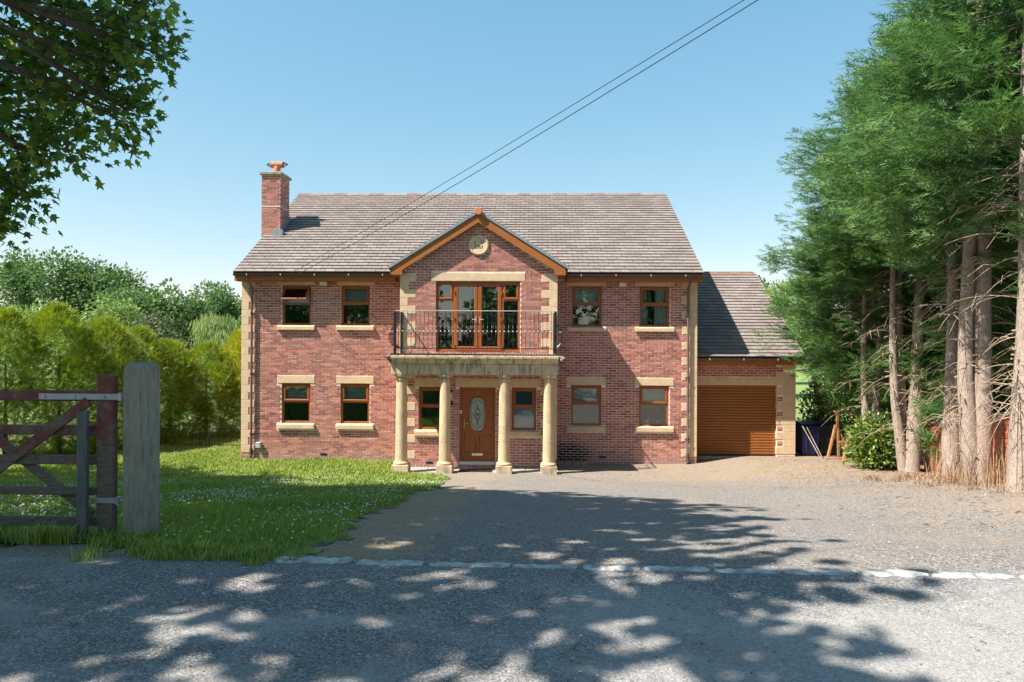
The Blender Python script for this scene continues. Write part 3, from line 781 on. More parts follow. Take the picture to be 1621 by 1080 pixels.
def tile_np(lst, org, vd, nd, ud=(1, 0, 0)):
    org, vd, nd, ud = map(np.array, (org, vd, nd, ud)); n = len(lst)
    A = np.array([t[:4] for t in lst], float); V = np.zeros((n, 8, 3)); jl = rng.uniform(-.004, .006, n); jz = rng.uniform(0, .003, n); tw = rng.uniform(-.004, .004, n)
    gz_ = A[0, 3]; k = 0
    for vi in (0, 1):
        for ni in (0, 1):
            for ui in (0, 1):
                u = A[:, ui]; v = A[:, 2] + (jl - .015 if vi == 0 else gz_ + .01)
                h = (.042 + jz + tw * .4 * (1 if ui else -1) if vi == 0 else .008) + (0 if ni else -.032)
                V[:, k] = org + u[:, None] * ud + np.broadcast_to(np.asarray(v)[..., None], (n, 1)) * vd + np.broadcast_to(np.asarray(h)[..., None], (n, 1)) * nd; k += 1
    F = np.array([(2,3,7,6),(0,2,6,4),(1,5,7,3),(0,1,3,2)])
    return V.reshape(-1, 3), (np.arange(n)[:, None, None] * 8 + F).reshape(-1, 4), np.repeat(rng.random(n), 8)
LM = math.hypot(ZR - ZE, YR + YE); tp = math.atan2(7.17 - 5.62, gh)
def under_gable(x, v):
    y = -YE + v * cp; z = ZE + v * sp
    return z < 7.17 - abs(x - BC) * math.tan(tp) - .02
tl = tile_field(X0, X1, 31, LM, under_gable)
ind = [t for t in tl if t[4]][:300]; si = {t[:3] for t in ind}; rest = [t for t in tl if t[:3] not in si]
V, F, rr = tile_np(rest, (0, -YE, ZE), (0, cp, sp), nrm)
put('roof_tiling', mesh_np('roof_tiling', V, F, M['tile'], rr), roof, kind='stuff')
tv, tf, _ = tile_np([(-.143, .143, 0, LM / 31, True)], (0, 0, 0), (0, 1, 0), (0, 0, 1))
tile_me = mesh_np('roof_tile', tv, tf, M['tile'], np.zeros(len(tv)))
for a, b, v, gz_, _f in ind:
    o = put('roof_tile', tile_me, roof, ((a + b) / 2 + rng.uniform(-.003, .003), -YE + v * cp, ZE + v * sp)); o.rotation_euler = (PITCH + rng.uniform(-.012, .012), rng.uniform(-.008, .008), rng.uniform(-.006, .006))
rb = MB()
nrt = 30
for i in range(nrt):
    a = X0 + (X1 - X0) * i / nrt; b = X0 + (X1 - X0) * (i + 1) / nrt - .01; h = rng.uniform(0, .008)
    MB().prism([(YR - .14, ZR - .07), (YR - .10, ZR - .01 + h), (YR, ZR + .045 + h), (YR + .10, ZR - .01 + h), (YR + .14, ZR - .07)], 'x', a, b).build('ridge_tile', M['tile'] if i % 3 else M['ridge'], roof)
for X in (X0, X1):       # verge
    s = -1 if X == X0 else 1; vg = MB()
    vg.prism([(-YE - .01, ZE - .05), (YR, ZR - .06), (YR, ZR + .02), (-YE - .01, ZE + .03)], 'x', X + s * .002, X + s * .022)
    vg.prism([(2 * YR + YE, ZE - .05), (YR + .001, ZR - .06), (YR + .001, ZR + .02), (2 * YR + YE, ZE + .03)], 'x', X + s * .002, X + s * .022)
    vg.build('verge', M['lead'] if s < 0 else M['tile'], roof)
def eaves(x0, x1, parent=house, ye=YE, ze=ZE, yf=0.0, name='fascia', h=.20):
    b = MB(); b.bbox(x0, x1, -ye + .06, -ye + .085, ze - .09 - h + .05, ze - .06, .004); b.build(name, M['oakh'], parent)
    MB().box(x0, x1, -ye + .086, yf + .005, ze - .10 - h + .06, ze - .10 - h + .072).build('soffit', M['oakh'], parent)
    gt = MB(); n = 8; pts = [(-ye + .002 + .056 * math.cos(t), ze - .055 + .056 * math.sin(t)) for t in np.linspace(math.pi, 2 * math.pi, n)]
    pin = [(-ye + .002 + .050 * math.cos(t), ze - .052 + .050 * math.sin(t)) for t in np.linspace(2 * math.pi, math.pi, n)]
    gt.prism(pts + pin, 'x', x0, x1); gto = gt.build('gutter', M['gutter'], parent, True)
    xx = x0 + .4
    while xx < x1: MB().box(xx, xx + .025, -ye - .062, -ye - .050, ze - .10, ze - .045).build('gutter_bracket', M['grey'], gto); xx += 1.0
eaves(X0 - .01, BL - .30); eaves(BR + .30, X1 + .01)
for X in (X0 - .005, X1 - .045): MB().bbox(X, X + .05, -YE + .09, .009, ZE - .25, ZE - .07, .004).build('eaves_box_end', M['oakh'], house)
def downpipe(X, z0, z1, ye, y=-.075):
    b = MB(); b.bbox(X - .04, X + .04, -ye - .02, -ye + .06, z1 - .12, z1 - .06, .01)
    b.tube([(X, -ye + .03, z1 - .1), (X, -ye + .04, z1 - .22), (X, y, z1 - .42), (X, y, z0 + .28)], .034, 10)
    d = b.build('downpipe', M['pipe'], house, True)
    for z in np.arange(z0 + .7, z1 - .5, 1.8): MB().tube([(X, y, z), (X, y, z + .06)], .043, 10).box(X - .07, X + .07, -.03, -.012, z + .015, z + .045).build('pipe_clip', M['gutter'], d)
    MB().tube([(X, y, z0 + .30), (X, y, z0 + .10), (X, y - .03, z0 + .02)], .05, 10).build('pipe_shoe', M['gutter'], d, True)
downpipe(-7.265, .06, ZE, YE); downpipe(5.68, .02, ZE, YE)

# gable over the bay
GF = -1.42
ap = 7.17; ez = 5.62
gm = MB()
for s in (-1, 1):
    xe = BC + s * gh
    # polygon of the slope: front apex, front eave, eave end, ridge end
    yend = (ez - ZE) / math.tan(PITCH) - YE + .12; yrid = (ap - ZE) / math.tan(PITCH) - YE
    P = [(BC, GF, ap), (xe, GF, ez), (xe, yend, ez), (BC, yrid, ap)]
    Q = [(a, b, c - .06) for a, b, c in P]
    gm.add(P + Q, [(0,1,2,3),(7,6,5,4),(0,4,5,1),(1,5,6,2),(2,6,7,3)])
groof = gm.build('gable_roof', M['underlay'], house)
gt_parts = []; rr_all = []
for s in (-1, 1):
    nd = np.array((s * math.sin(tp), 0, math.cos(tp))); vd = np.array((-s * math.cos(tp), 0, math.sin(tp))); Lg = math.hypot(gh, ap - ez)
    def sk(u, v, s=s):
        z = ez + v * math.sin(tp); return u > (z - ZE) / math.tan(PITCH) - YE + .1
    lst = tile_field(GF, 2.4, 14, Lg, sk)
    V, F, r_ = tile_np(lst, (BC + s * gh, 0, ez), vd, nd, (0, 1, 0)); gt_parts.append((V, F)); rr_all.append(r_)
V, F = join(gt_parts); put('gable_tiling', mesh_np('gable_tiling', V, F, M['tile'], np.concatenate(rr_all)), groof, kind='stuff')
for i in range(8):
    a = GF - .02 + i * .44; MB().prism([(BC - .13, ap - .05), (BC - .09, ap + .03), (BC, ap + .075), (BC + .09, ap + .03), (BC + .13, ap - .05)], 'y', a, a + .43).build('ridge_tile', M['ridge'], groof)
re_ = MB().lathe([(.10, 0), (.115, .02), (.115, .10), (.10, .12)], (0, 0, 0), 8).build('ridge_end', M['terra'], groof)
re_.data.transform(Matrix.Translation((BC, GF - .015, ap + .01)) @ Matrix.Rotation(R(90), 4, 'X') @ Matrix.Translation((0, 0, -.02)))
for s in (-1, 1):
    vd = Vector((-s * math.cos(tp), 0, math.sin(tp))); nd = Vector((s * math.sin(tp), 0, math.cos(tp)))
    e = Vector((BC + s * gh, 0, ez)); a = Vector((BC, 0, ap))
    e2 = e - vd * .03
    def q(v, o): w = v + nd * o; return (w.x, w.z)
    MB().prism([q(e2, .05), q(a, .05), q(a, -.025), q(e2, -.025)], 'y', GF - .045, GF + .03).build('verge', M['lead'], groof)
    drop = .225
    l0 = e + vd * .05
    bp = [q(l0, -.03), q(a, -.03), (a.x, a.z - .03 / math.cos(tp) - drop / math.cos(tp) * .95), (l0.x - s * .30, 5.44), (l0.x, 5.44)]
    # barge board
    lowz = 5.43; xin = BC + s * (gh - .37)
    top0 = q(e + vd * .06, -.027); topa = (BC, ap - .027 / math.cos(tp))
    inner_a = (BC, topa[1] - .26); inner_e = (xin, inner_a[1] - abs(xin - BC) * math.tan(tp))
    MB().prism([top0, topa, inner_a, inner_e, (xin, lowz), (top0[0], lowz)], 'y', GF - .012, GF + .022).build('barge_board', M['oakh'], groof)
    MB().box(min(xin, top0[0]), max(xin, top0[0]), GF + .023, -.35, lowz, lowz + .02).build('gable_soffit', M['oakh'], groof)
    sx = BC + s * (gh - .04); MB().box(sx - .012, sx + .012, GF + .023, -.36, lowz + .021, ez - .08).build('gable_fascia', M['oakh'], groof)
# date stone
pl = MB(); prof = [(.285, 0), (.285, .03), (.265, .045), (.235, .045), (.225, .03), (.0, .03)]
pl.lathe(prof, (0, 0, 0), 40); me = pl.mesh('date_stone', M['stone'], True); me.transform(Matrix.Translation((BC, BY - .004, 6.272)) @ Matrix.Rotation(R(90), 4, 'X'))
ds = put('date_stone', me, house)
for t, x_, z_, s_ in (('S', -.105, 6.345, .12), ('C', .105, 6.345, .12), ('2007', 0, 6.215, .125)): put('lettering', text_mesh(t, s_, M['letter'], .004), ds, (BC + x_, BY - .036, z_))

# chimney --------------------------------------------------------------------
cx0, cx1, cy0, cy1, ct = -7.80, -7.18, 2.0, 2.86, 9.02
ch = MB(); ch.box(cx0 + .005, cx1 - .005, cy0 + .005, cy1 - .005, 0, ct); chim = ch.build('chimney', M['mortar'], house)
cb = []
flt = lambda lst, f: [b for b in lst if f(b)]
cl = bricks(cx0, cx1, 0, ct - .02, []); cs = bricks(cy0, cy1, 6.9, ct - .02, [])
cb.append(brick_mesh(cl, front(cy0))); cb.append(brick_mesh(cs, lambda u, d, z: (cx1 - d, u, z)))
cs2 = bricks(cy0, cy1, 0, ct - .02, []); cb.append(brick_mesh(cs2, lambda u, d, z: (cx0 + d, u, z))); cb.append(brick_mesh(cl, lambda u, d, z: (u, cy1 - d, z)))
V, F = join(cb); put('brickwork', mesh_np('brickwork', V, F, M['brick']), chim, kind='stuff')
MB().bbox(cx0 - .06, cx1 + .06, cy0 - .06, cy1 + .06, ct, ct + .10, .015).build('chimney_cap', M['cap'], chim)
MB().bbox(cx0 - .008, cx1 + .008, cy0 - .012, cy1 + .008, 7.965, 7.985, .003).build('flashing_band', M['white'], chim)
fl = MB(); fl.box(cx1 - .16, cx1 + .14, cy0 - .17, cy0 - .014, zroof(cy0) - .06, zroof(cy0) + .13)
fl.prism([(cy0 - .1, zroof(cy0 - .1) + .03), (cy1 + .1, zroof(cy1 + .1) + .03), (cy1 + .1, zroof(cy1 + .1) + .20), (cy0 - .1, zroof(cy0 - .1) + .20)], 'x', cx1 + .004, cx1 + .016)
fl.build('lead_flashing', M['lead'], chim)
def cowl(c, parent, z):
    MB().lathe([(.12, 0), (.105, .18), (.115, .24), (.105, .26)], (c[0], c[1], z), 16).build('chimney_pot', M['terra'], parent, True)
    b = MB(); b.tube([(c[0] - .20, c[1], z + .33), (c[0] + .20, c[1], z + .33)], [.105, .105], 14); b.tube([(c[0], c[1], z + .24), (c[0], c[1], z + .33)], [.10, .11], 12)
    k = b.build('cowl', M['terra'], parent, True)
    for s in (-1, 1):
        w_ = MB()
        for a in np.linspace(0, 2 * math.pi, 8, endpoint=False): w_.tube([(c[0] + s * .19, c[1] + .1 * math.cos(a), z + .33 + .1 * math.sin(a)), (c[0] + s * .37, c[1], z + .33 + .015)], .007, 4)
        w_.build('bird_guard', M['black'], parent)
cowl((-7.44, 2.42), chim, ct + .10)
st2 = MB().box(-7.70, -6.9, 7.2, 8.0, 7.4, 9.10).build('rear_chimney', M['brick'], house); cowl((-7.12, 7.6), st2, 9.10)
MB().bbox(-7.76, -6.84, 7.14, 8.06, 9.06, 9.10, .01).build('chimney_cap', M['cap'], st2)

# portico --------------------------------------------------------------------
COLX = [-2.38, -1.21, .373, 1.558]; CY = -2.10
for X in COLX:
    b = MB(); pr = []
    for i, t in enumerate(np.linspace(0, 1, 13)): pr.append((.162 - .020 * t - .006 * t * t, .40 + 2.15 * t))
    for zj in (.90, 1.70):
        r_ = .162 - .020 * (zj - .40) / 2.15
        pr += [(r_ + .0003, zj - .008), (r_ - .006, zj - .004), (r_ - .006, zj + .004), (r_ - .001, zj + .008)]
    pr.sort(key=lambda q: q[1]); b.lathe(pr, (X, CY, 0), 32); co = b.build('column', M['column'], house, True)
    MB().bbox(X - .215, X + .215, CY - .215, CY + .215, .04, .30, .008).build('plinth', M['stone_w'], co)
    MB().lathe([(.195, .301), (.212, .325), (.212, .35), (.195, .372), (.172, .378), (.172, .39), (.162, .402)], (X, CY, 0), 32).build('column_base', M['column'], co, True)
    MB().lathe([(.138, 2.548), (.16, 2.556), (.16, 2.575), (.142, 2.585), (.142, 2.615), (.165, 2.635), (.195, 2.66), (.20, 2.672), (.20, 2.704)], (X, CY, 0), 32).build('capital', M['stone_w'], co, True)
EX0, EX1, EY = -2.629, 1.798, -2.30
ent = MB().box(EX0 + .03, EX1 - .03, EY + .03, BY - .02, 2.715, 3.18).build('entablature', M['underlay'], house)
cuts = [EX0, -2.20, -1.75, -1.25, -.62, -.15, .33, .78, 1.05, 1.35, EX1]
for a, b in zip(cuts, cuts[1:]): MB().bbox(a + .005, b - .005, EY + rng.uniform(-.004, .004), EY + .05, 2.708, 2.982, .007).build('frieze_stone', M['stone_w'], ent)
for X0_, X1_ in ((EX0 - .001, EX0 + .05), (EX1 - .05, EX1 + .001)):
    MB().bbox(X0_, X1_, EY + .052, BY - .015, 2.708, 2.984, .005).build('frieze_stone', M['stone_w'], ent)
MB().box(EX0 + .06, EX1 - .06, EY + .06, BY - .02, 2.700, 2.714).build('porch_ceiling', M['stone'], ent)
cprof = [(0, 2.987), (-.015, 2.987), (-.02, 3.02), (-.045, 3.05), (-.085, 3.10), (-.10, 3.135), (-.145, 3.14), (-.15, 3.185), (0, 3.185)]
cc = [EX0 - .0, -2.25, -1.92, -1.45, -1.0, -.52, -.08, .18, .62, 1.10, 1.36, EX1]
for a, b in zip(cc, cc[1:]): MB().prism([(EY + d, z) for d, z in cprof], 'x', a + .006, b - .006).build('cornice_stone', M['stone_w'], ent)
for s, X in ((-1, EX0), (1, EX1)):     # mitred return of the cornice
    vs = [(X + s * -d, EY + d, z) for d, z in cprof] + [(X + s * -d, BY - .02, z) for d, z in cprof]; n = len(cprof)
    MB().add(vs, [tuple(range(n)), tuple(range(2*n-1, n-1, -1))] + [(i, n+i, n+(i+1)%n, (i+1)%n) for i in range(n)]).add([(X, EY, z) for d, z in cprof] + [(X - s * d, EY + d, z) for d, z in cprof], [(i, n+i, n+(i+1)%n, (i+1)%n) for i in range(n)]).build('cornice_stone', M['stone_w'], ent)
bf = MB().bbox(EX0 - .06, EX1 + .06, EY - .06, BY - .012, 3.187, 3.215, .004).build('balcony_floor', M['stone_w'], house)
et = MB(); nx_ = 62
for i in range(nx_):
    a = EX0 - .04 + (EX1 - EX0 + .08) * i / nx_; b = a + (EX1 - EX0 + .08) / nx_
    et.prism([(a, 3.216), (a + .03, 3.262), (b - .012, 3.262), (b - .002, 3.216)], 'y', EY - .045, EY + .28)
et.build('ribbed_edge_tiles', M['underlay'], bf, kind='stuff')
MB().bbox(EX0 + .02, EX1 - .02, EY + .281, BY - .012, 3.216, 3.25, .004).build('balcony_deck', M['paving'], bf)

# balcony railing
RX0, RX1, RY = -2.545, 1.715, -2.22
rl = MB(); zt, zb_ = 4.40, 3.40
rl.bbox(RX0, RX1, RY - .02, RY + .02, zt - .012, zt + .008, .003)
for X in (RX0, RX1): rl.bbox(X - .02, X + .02, RY + .021, BY - .012, zt - .012, zt + .008, .003)
rail = rl.build('balcony_railing', M['silver'], house)
MB().bbox(RX0, RX1, RY - .012, RY + .012, zb_ - .012, zb_ + .012, .003).build('bottom_rail', M['iron'], rail)
for X in (RX0, RX1):
    MB().bbox(X - .012, X + .012, RY + .03, BY - .015, zb_ - .012, zb_ + .012, .003).build('bottom_rail', M['iron'], rail)
    MB().bbox(X - .035, X + .035, RY - .035, RY + .035, 3.26, 4.385, .008).build('railing_post', M['iron'], rail)
    MB().bbox(X - .03, X + .03, BY - .075, BY - .013, 3.25, 4.385, .008).build('railing_post', M['iron'], rail)
def baluster_mesh(out, belly):
    """local: stands on origin line; out = unit outward vector"""
    b = MB(); pts = []; n = 14
    for i in range(n):
        t = i / (n - 1); z = zb_ + .01 + (zt - zb_ - .025) * t
        o = belly * (math.sin(min(1, t / .72) ** .75 * math.pi)) if t < .72 else 0
        pts.append((out[0] * o, out[1] * o, z))
    rad = [.0068 + .004 * math.exp(-((i / (n - 1) - .45) / .12) ** 2) for i in range(n)]
    b.tube(pts, rad, 5); b.cur = 1
    o = belly * math.sin((.45 / .72) ** .75 * math.pi); b.lathe([(.004, -.022), (.02, -.012), (.022, 0), (.02, .012), (.004, .022)], (out[0] * o, out[1] * o, 3.855), 8)
    return b.mesh('baluster', [M['iron'], M['silver']], True)
bf_me = baluster_mesh((0, -1), .12)
for X in np.linspace(RX0 + .112, RX1 - .112, 37): put('baluster', bf_me, rail, (X, RY, 0))
bl_me = baluster_mesh((-1, 0), .20); br_me = baluster_mesh((1, 0), .20)
for Y in np.linspace(RY + .14, BY - .2, 7):
    put('baluster', bl_me, rail, (RX0, Y, 0)); put('baluster', br_me, rail, (RX1, Y, 0))

# garage ---------------------------------------------------------------------
gd = (6.16, 8.585, .10, 2.25)
gq = quoins(GX, -1, .20, 2.95, .58, .38)
gl_ = [(6.0, 7.42, 2.29, 2.515, 'lintel'), (7.425, 8.80, 2.29, 2.515, 'lintel')]
gc_ = MB()
for a, b, c, d in rects(XR + .0, GX - .012, -.3, 3.02, [(gd[0], gd[1], gd[2], 2.289)]): gc_.box(a, b, GY + .0045, GY + .25, c, d)
gc_.box(GX - .25, GX - .012, GY + .25, 9.2, -.3, 3.02); gc_.prism([(GY + .02, 3.021), (9.2, 3.021), (GRY, GR - .12)], 'x', GX - .2, GX - .012)
gw = gc_.build('garage_wall', M['mortar'], house)
gb = [brick_mesh(bricks(XR + .02, GX, .05, 3.0, [(gd[0], gd[1], 0, 2.289)] + gq + [s[:4] for s in gl_]), front(GY)),
      brick_mesh(bricks(GY + .24, 9.2, .0, 5.9, [], lambda z: (GY, 9.2) if z < 3.0 else ((z + .1 - GE) / ((GR - GE) / (GRY - GEY)) + GEY, 2 * GRY - ((z + .1 - GE) / ((GR - GE) / (GRY - GEY)) + GEY))), lambda u, d, z: (GX - d, u, z))]
V, F = join(gb); put('brickwork', mesh_np('brickwork', V, F, M['brick']), gw, kind='stuff')
for a, b, c, d in gq: MB().bbox(a, b, GY - .010, GY + .12, c + .003, d - .003, .006).build('quoin', M['stone'], house)
grt = MB()
for i, (a, b, c, d) in enumerate(gq): grt.bbox(GX - .05, GX + .010, GY + .121, GY + (.22 if i % 2 == 0 else .44), c + .003, d - .003, .005)
grt.build('quoin_returns', M['stone'], house, kind='stuff')
for a, b, c, d, nm in gl_: MB().bbox(a, b, GY - .012, GY + .13, c + .002, d - .002, .005).build('lintel', M['stone'], house)
gdo = MB().box(gd[0] + .002, gd[1] - .002, GY + .13, GY + .16, .105, 2.285).build('garage_door', M['garage'], house)
ns = 25; sh = (2.285 - .16) / ns
smesh = MB(); hw = (gd[1] - gd[0]) / 2 - .03
smesh.prism([(.0, .004), (-.010, .012), (-.016, sh * .5), (-.010, sh - .012), (0, sh - .004), (.012, sh - .004), (.012, .004)], 'x', -hw, hw); sm = smesh.mesh('slat', M['garage'])
for i in range(ns): put('slat', sm, gdo, ((gd[0] + gd[1]) / 2, GY + .115, .16 + i * sh))
MB().bbox(gd[0] + .03, gd[1] - .03, GY + .10, GY + .128, .105, .158, .006).build('bottom_bar', M['black'], gdo)
for X in (gd[0] + .002, gd[1] - .032): MB().bbox(X, X + .028, GY + .085, GY + .129, .105, 2.285, .004).build('guide_rail', M['garage'], gdo)
MB().bbox(gd[0] - .05, gd[1] + .05, GY - .10, GY + .3, -.1, .115, .01).build('garage_step', M['paving'], house)
GP = math.atan2(GR - GE, GRY - GEY); gcp, gsp = math.cos(GP), math.sin(GP); LG = math.hypot(GR - GE, GRY - GEY)
gr_ = MB(); slab(gr_, XR + .001, GX + .04, GEY, GE - .01, GRY, GR - .01); slab(gr_, XR + .001, GX + .04, GRY + .001, GR - .01, 2 * GRY - GEY, GE - .01)
gro = gr_.build('garage_roof', M['underlay'], house)
gt_ = tile_field(XR + .004, GX + .04, 28, LG)
V, F, rr = tile_np(gt_, (0, GEY, GE), (0, gcp, gsp), (0, -gsp, gcp))
put('garage_tiling', mesh_np('garage_tiling', V, F, M['tile'], rr), gro, kind='stuff')
for i in range(7):
    a = XR + .01 + i * .45; b = min(a + .44, GX + .04)
    MB().prism([(GRY - .14, GR - .07), (GRY - .10, GR - .01), (GRY, GR + .05), (GRY + .10, GR - .01), (GRY + .14, GR - .07)], 'x', a, b).build('ridge_tile', M['ridge'], gro)
MB().prism([(GEY - .01, GE - .05), (GRY, GR - .06), (GRY, GR + .02), (GEY - .01, GE + .03)], 'x', GX + .042, GX + .062).build('verge', M['cap'], gro)
eaves(XR + .002, GX + .04, house, -GEY, GE, GY)
# floodlights, meter box, vents
for X in (-5.10, 3.75):
    b = MB(); b.bbox(X - .13, X + .13, -.21, -.03, 5.33, 5.42, .015); b.box(X - .03, X + .03, -.04, -.004, 5.28, 5.36)
    fl_ = b.build('security_light', M['black'], house)
    MB().prism([(-.19, 5.338), (-.05, 5.338), (-.05, 5.22), (-.12, 5.22)], 'x', X - .11, X + .11).build('light_lens', M['lamp_glass'], fl_)
MB().bbox(-7.12, -6.97, -.11, -.004, .37, .55, .015).build('meter_box', M['grey'], house)
for X in (-5.1, -1.75, 3.2): MB().box(X - .1, X + .1, -.006 + (BY if X == -1.75 else 0), (BY if X == -1.75 else 0) + .02, .155, .22).build('air_brick', M['black'], house)
# low brick edging against the wall beside the porch
edg = thing('brick_edging', (2.2, -.35, 0), 'low brick edging against the house wall right of the porch', 'edging')
for i in range(4): MB().bbox(1.84 + i * .228, 1.84 + i * .228 + .216, -.56, -.45, -.02, .13 + .006 * (i % 2), .008).build('brick', M['brick'], edg)
for i in range(2): MB().bbox(2.64, 2.75, -.43 + i * .2, -.245 + i * .2, -.02, .13, .008).build('brick', M['brick'], edg)

# overhead cables
for k, (a, b, r_) in enumerate((((-6.50, -.03, 5.36), (3.80, -11.546, 8.033), .006), ((-6.30, -.03, 5.34), (3.98, -11.542, 8.034), .007))):
    A, B = Vector(a), Vector(b); d = B - A; pts = []
    for t in np.linspace(0, 1.45, 30):
        q = A + d * t; pts.append((q.x, q.y, q.z - .10 * math.sin(min(t, 1) * math.pi) * (.5 + .5 * k)))
    c = MB().tube(pts, r_, 5).build('overhead_cable', M['cable'])
    tag(c, ['thin upper overhead cable running from the house eaves to the sky top right', 'thicker lower overhead cable running from the house eaves to the sky top right'][k], 'cable', 'overhead cables')
#@@PART2@@
# ------------------------------------------------------------------ vegetation helpers
def unit(a): return a / np.maximum(np.linalg.norm(a, axis=-1, keepdims=True), 1e-9)
def rdir(n): return unit(rng.normal(size=(n, 3)))
def scatter(T, F, P, D, N, L, rnd):
    """copy template T (m,3) with faces F to points P along D with normal N, size L"""
    D = unit(D); B = unit(np.cross(N, D)); N = np.cross(D, B); n, m = len(P), len(T)
    L = np.broadcast_to(np.asarray(L, float), (n,))[:, None, None]
    V = P[:, None] + L * (T[None, :, 0, None] * D[:, None] + T[None, :, 1, None] * B[:, None] + T[None, :, 2, None] * N[:, None])
    return V.reshape(-1, 3), (np.arange(n)[:, None, None] * m + F[None]).reshape(-1, F.shape[1]), np.repeat(rnd, m)
def conifer_template(pairs=5, w=.42, base=.05, seed=3):
    """one feathery sprig: narrow scale-leaf shoots leaving a thin axis"""
    q = np.random.default_rng(seed); T = []; F = []
    for i in range(pairs):
        x = .03 + .72 * i / pairs
        for s in (-1, 1):
            x2 = x + q.uniform(-.04, .06); l = w * (1 - .5 * i / pairs) * q.uniform(.75, 1.2); a = R(q.uniform(24, 48)); zz = q.uniform(-.10, .10)
            b = len(T); T += [(x2, 0, 0), (x2 + base, s * .012, .01), (x2 + l * math.cos(a), s * l * math.sin(a), zz)]; F.append((b, b + 1, b + 2))
    b = len(T); T += [(.0, -.018, 0), (.0, .018, 0), (1, q.uniform(-.06, .06), .04)]; F.append((b, b + 1, b + 2))
    b = len(T); T += [(.5, -.03, 0), (.52, .03, 0), (.95, .10, -.02)]; F.append((b, b + 1, b + 2))
    return np.array(T, float), np.array(F)
def maple_template():
    o = [(0, 0)]
    for a, r, na in ((-118, .42, -90), (-62, .62, -36), (0, .72, 0)):
        c = (.36, 0)
        o.append((c[0] + r * .9 * math.cos(R(a)), r * .9 * math.sin(R(a))))
        if na: o.append((c[0] + .26 * math.cos(R(na)), .26 * math.sin(R(na))))
    o += [(x, -y) for x, y in o[1:-1]][::-1]
    T = [(.36, 0, .03)] + [(x, y, -.06 * abs(y) - .05 * max(0, x - .5)) for x, y in o]; n = len(o)
    return np.array(T, float), np.array([(0, 1 + i, 1 + (i + 1) % n) for i in range(n)])
def leaf_template(): return np.array([(0, 0, 0), (.45, .24, .03), (1, 0, -.05), (.45, -.24, .03)], float), np.array([(0, 1, 2, 3)])
TCON, FCON = conifer_template(5, .44, .085); TCS, FCS = conifer_template(3, .50, .09, 5); TMAP, FMAP = maple_template(); TLF, FLF = leaf_template()
TBL, FBL = TMAP[[1, 2, 4, 6, 8, 10]] if len(TMAP) > 10 else TMAP[[1, 2, 4, 6, 8, 9]], np.array([(0, 1, 2), (0, 2, 3), (0, 3, 4), (0, 4, 5)])

def trunk_path(base, top, bend=.15, n=8):
    b = Vector(base); t = Vector(top); o = rng.uniform(-bend, bend, 2); pts = []
    for i in range(n):
        s = i / (n - 1); q = b.lerp(t, s); k = math.sin(s * math.pi)
        pts.append((q.x + o[0] * k, q.y + o[1] * k, q.z))
    return pts

# ------------------------------------------------------------------ sycamore at the left and its neighbour (they shade the drive)
def leaf_lobe(c, r, size, dens=4.8, flat=.75):
    n = int(math.pi * r * r * dens / (.62 * size * size)); m = max(3, n // 9)
    tw = rdir(m) * (rng.random(m)[:, None] ** .45) * r; tw[:, 2] *= flat
    out = unit(tw + np.array((0, 0, .15 * r)) + rng.normal(size=(m, 3)) * .25 * r)
    k = rng.integers(0, m, n); s = rng.uniform(-.15, .8, n) * min(1, r * .9)
    P = np.array(c) + tw[k] + out[k] * s[:, None] + rng.normal(size=(n, 3)) * .09
    P[:, 2] -= .12 * s * s
    D = unit(out[k] * .6 + rng.normal(size=(n, 3)) * .55 + np.array((0, 0, -.45)))
    N = unit(rng.normal(size=(n, 3)) * .45 + np.array((-.25, -.15, 1.)))
    return P, D, N, size * rng.uniform(.7, 1.25, n), rng.random(n) ** 1.3
def broad_tree(name, label, base, top, lobes_fine, lobes_big, group, fine=.15, big=.24):
    t = thing(name, base, label, 'tree', group)
    segs = []
    parts = []; rn = []
    for c in lobes_fine:
        a = leaf_lobe(c[:3], c[3], fine); V, F, r_ = scatter(TMAP, FMAP, *a[:4], a[4]); parts.append((V, F)); rn.append(r_)
    for c in lobes_big:
        a = leaf_lobe(c[:3], c[3], big, c[4] * 1.25 if len(c) > 4 else 4.7); V, F, r_ = scatter(TBL, FBL, *a[:4], a[4]); parts.append((V, F)); rn.append(r_)
    tr = MB(); tp_ = trunk_path(base, top, .2, 9); tr.tube(tp_, list(np.linspace(.38, .10, 9)), 12)
    tr.build('trunk', M['bark2'], t, True)
    lm = MB()
    for c in list(lobes_fine) + list(lobes_big):
        e = Vector(c[:3]); j = min(7, max(2, int(rng.integers(2, 7)))); st = Vector(tp_[j])
        if e.z < st.z: st = Vector(tp_[2])
        mid = st.lerp(e, .55) + Vector((0, 0, 1.6)); r0 = .011 + .008 * c[3] * (c[3] > 1.2)
        lm.tube([st, st.lerp(mid, .5) + Vector((0, 0, .15)), mid, mid.lerp(e, .6), e], [r0, r0 * .8, r0 * .6, r0 * .35, .012], 6)
        for _ in range(7):
            q = e + Vector(rng.normal(size=3) * c[3] * .55); lm.tube([mid.lerp(e, .55), e.lerp(q, .5), q], [.018, .011, .004], 4)
    lm.build('limbs', M['bark2'], t, True, kind='stuff')
    V, F = join(parts); put('crown', mesh_np('crown', V, F, M['sycleaf'], np.concatenate(rn)), t)
    return t
FINE = [(-6.22,-10.82,7.93,1.00), (-4.97,-11.18,7.84,0.74), (-4.20,-11.36,7.55,0.44), (-6.03,-10.81,6.75,0.80), (-4.88,-11.18,6.84,0.55), (-4.43,-11.27,6.72,0.26), (-6.39,-10.82,5.75,0.40), (-5.89,-11.01,6.19,0.34), (-6.43,-10.82,5.20,0.24), (-7.12,-10.84,7.10,1.0), (-7.63,-10.45,5.83,0.95), (-5.17,-11.29,8.75,0.9), (-4.07,-11.46,8.05,0.30), (-4.55, -11.3, 7.25, .3)]
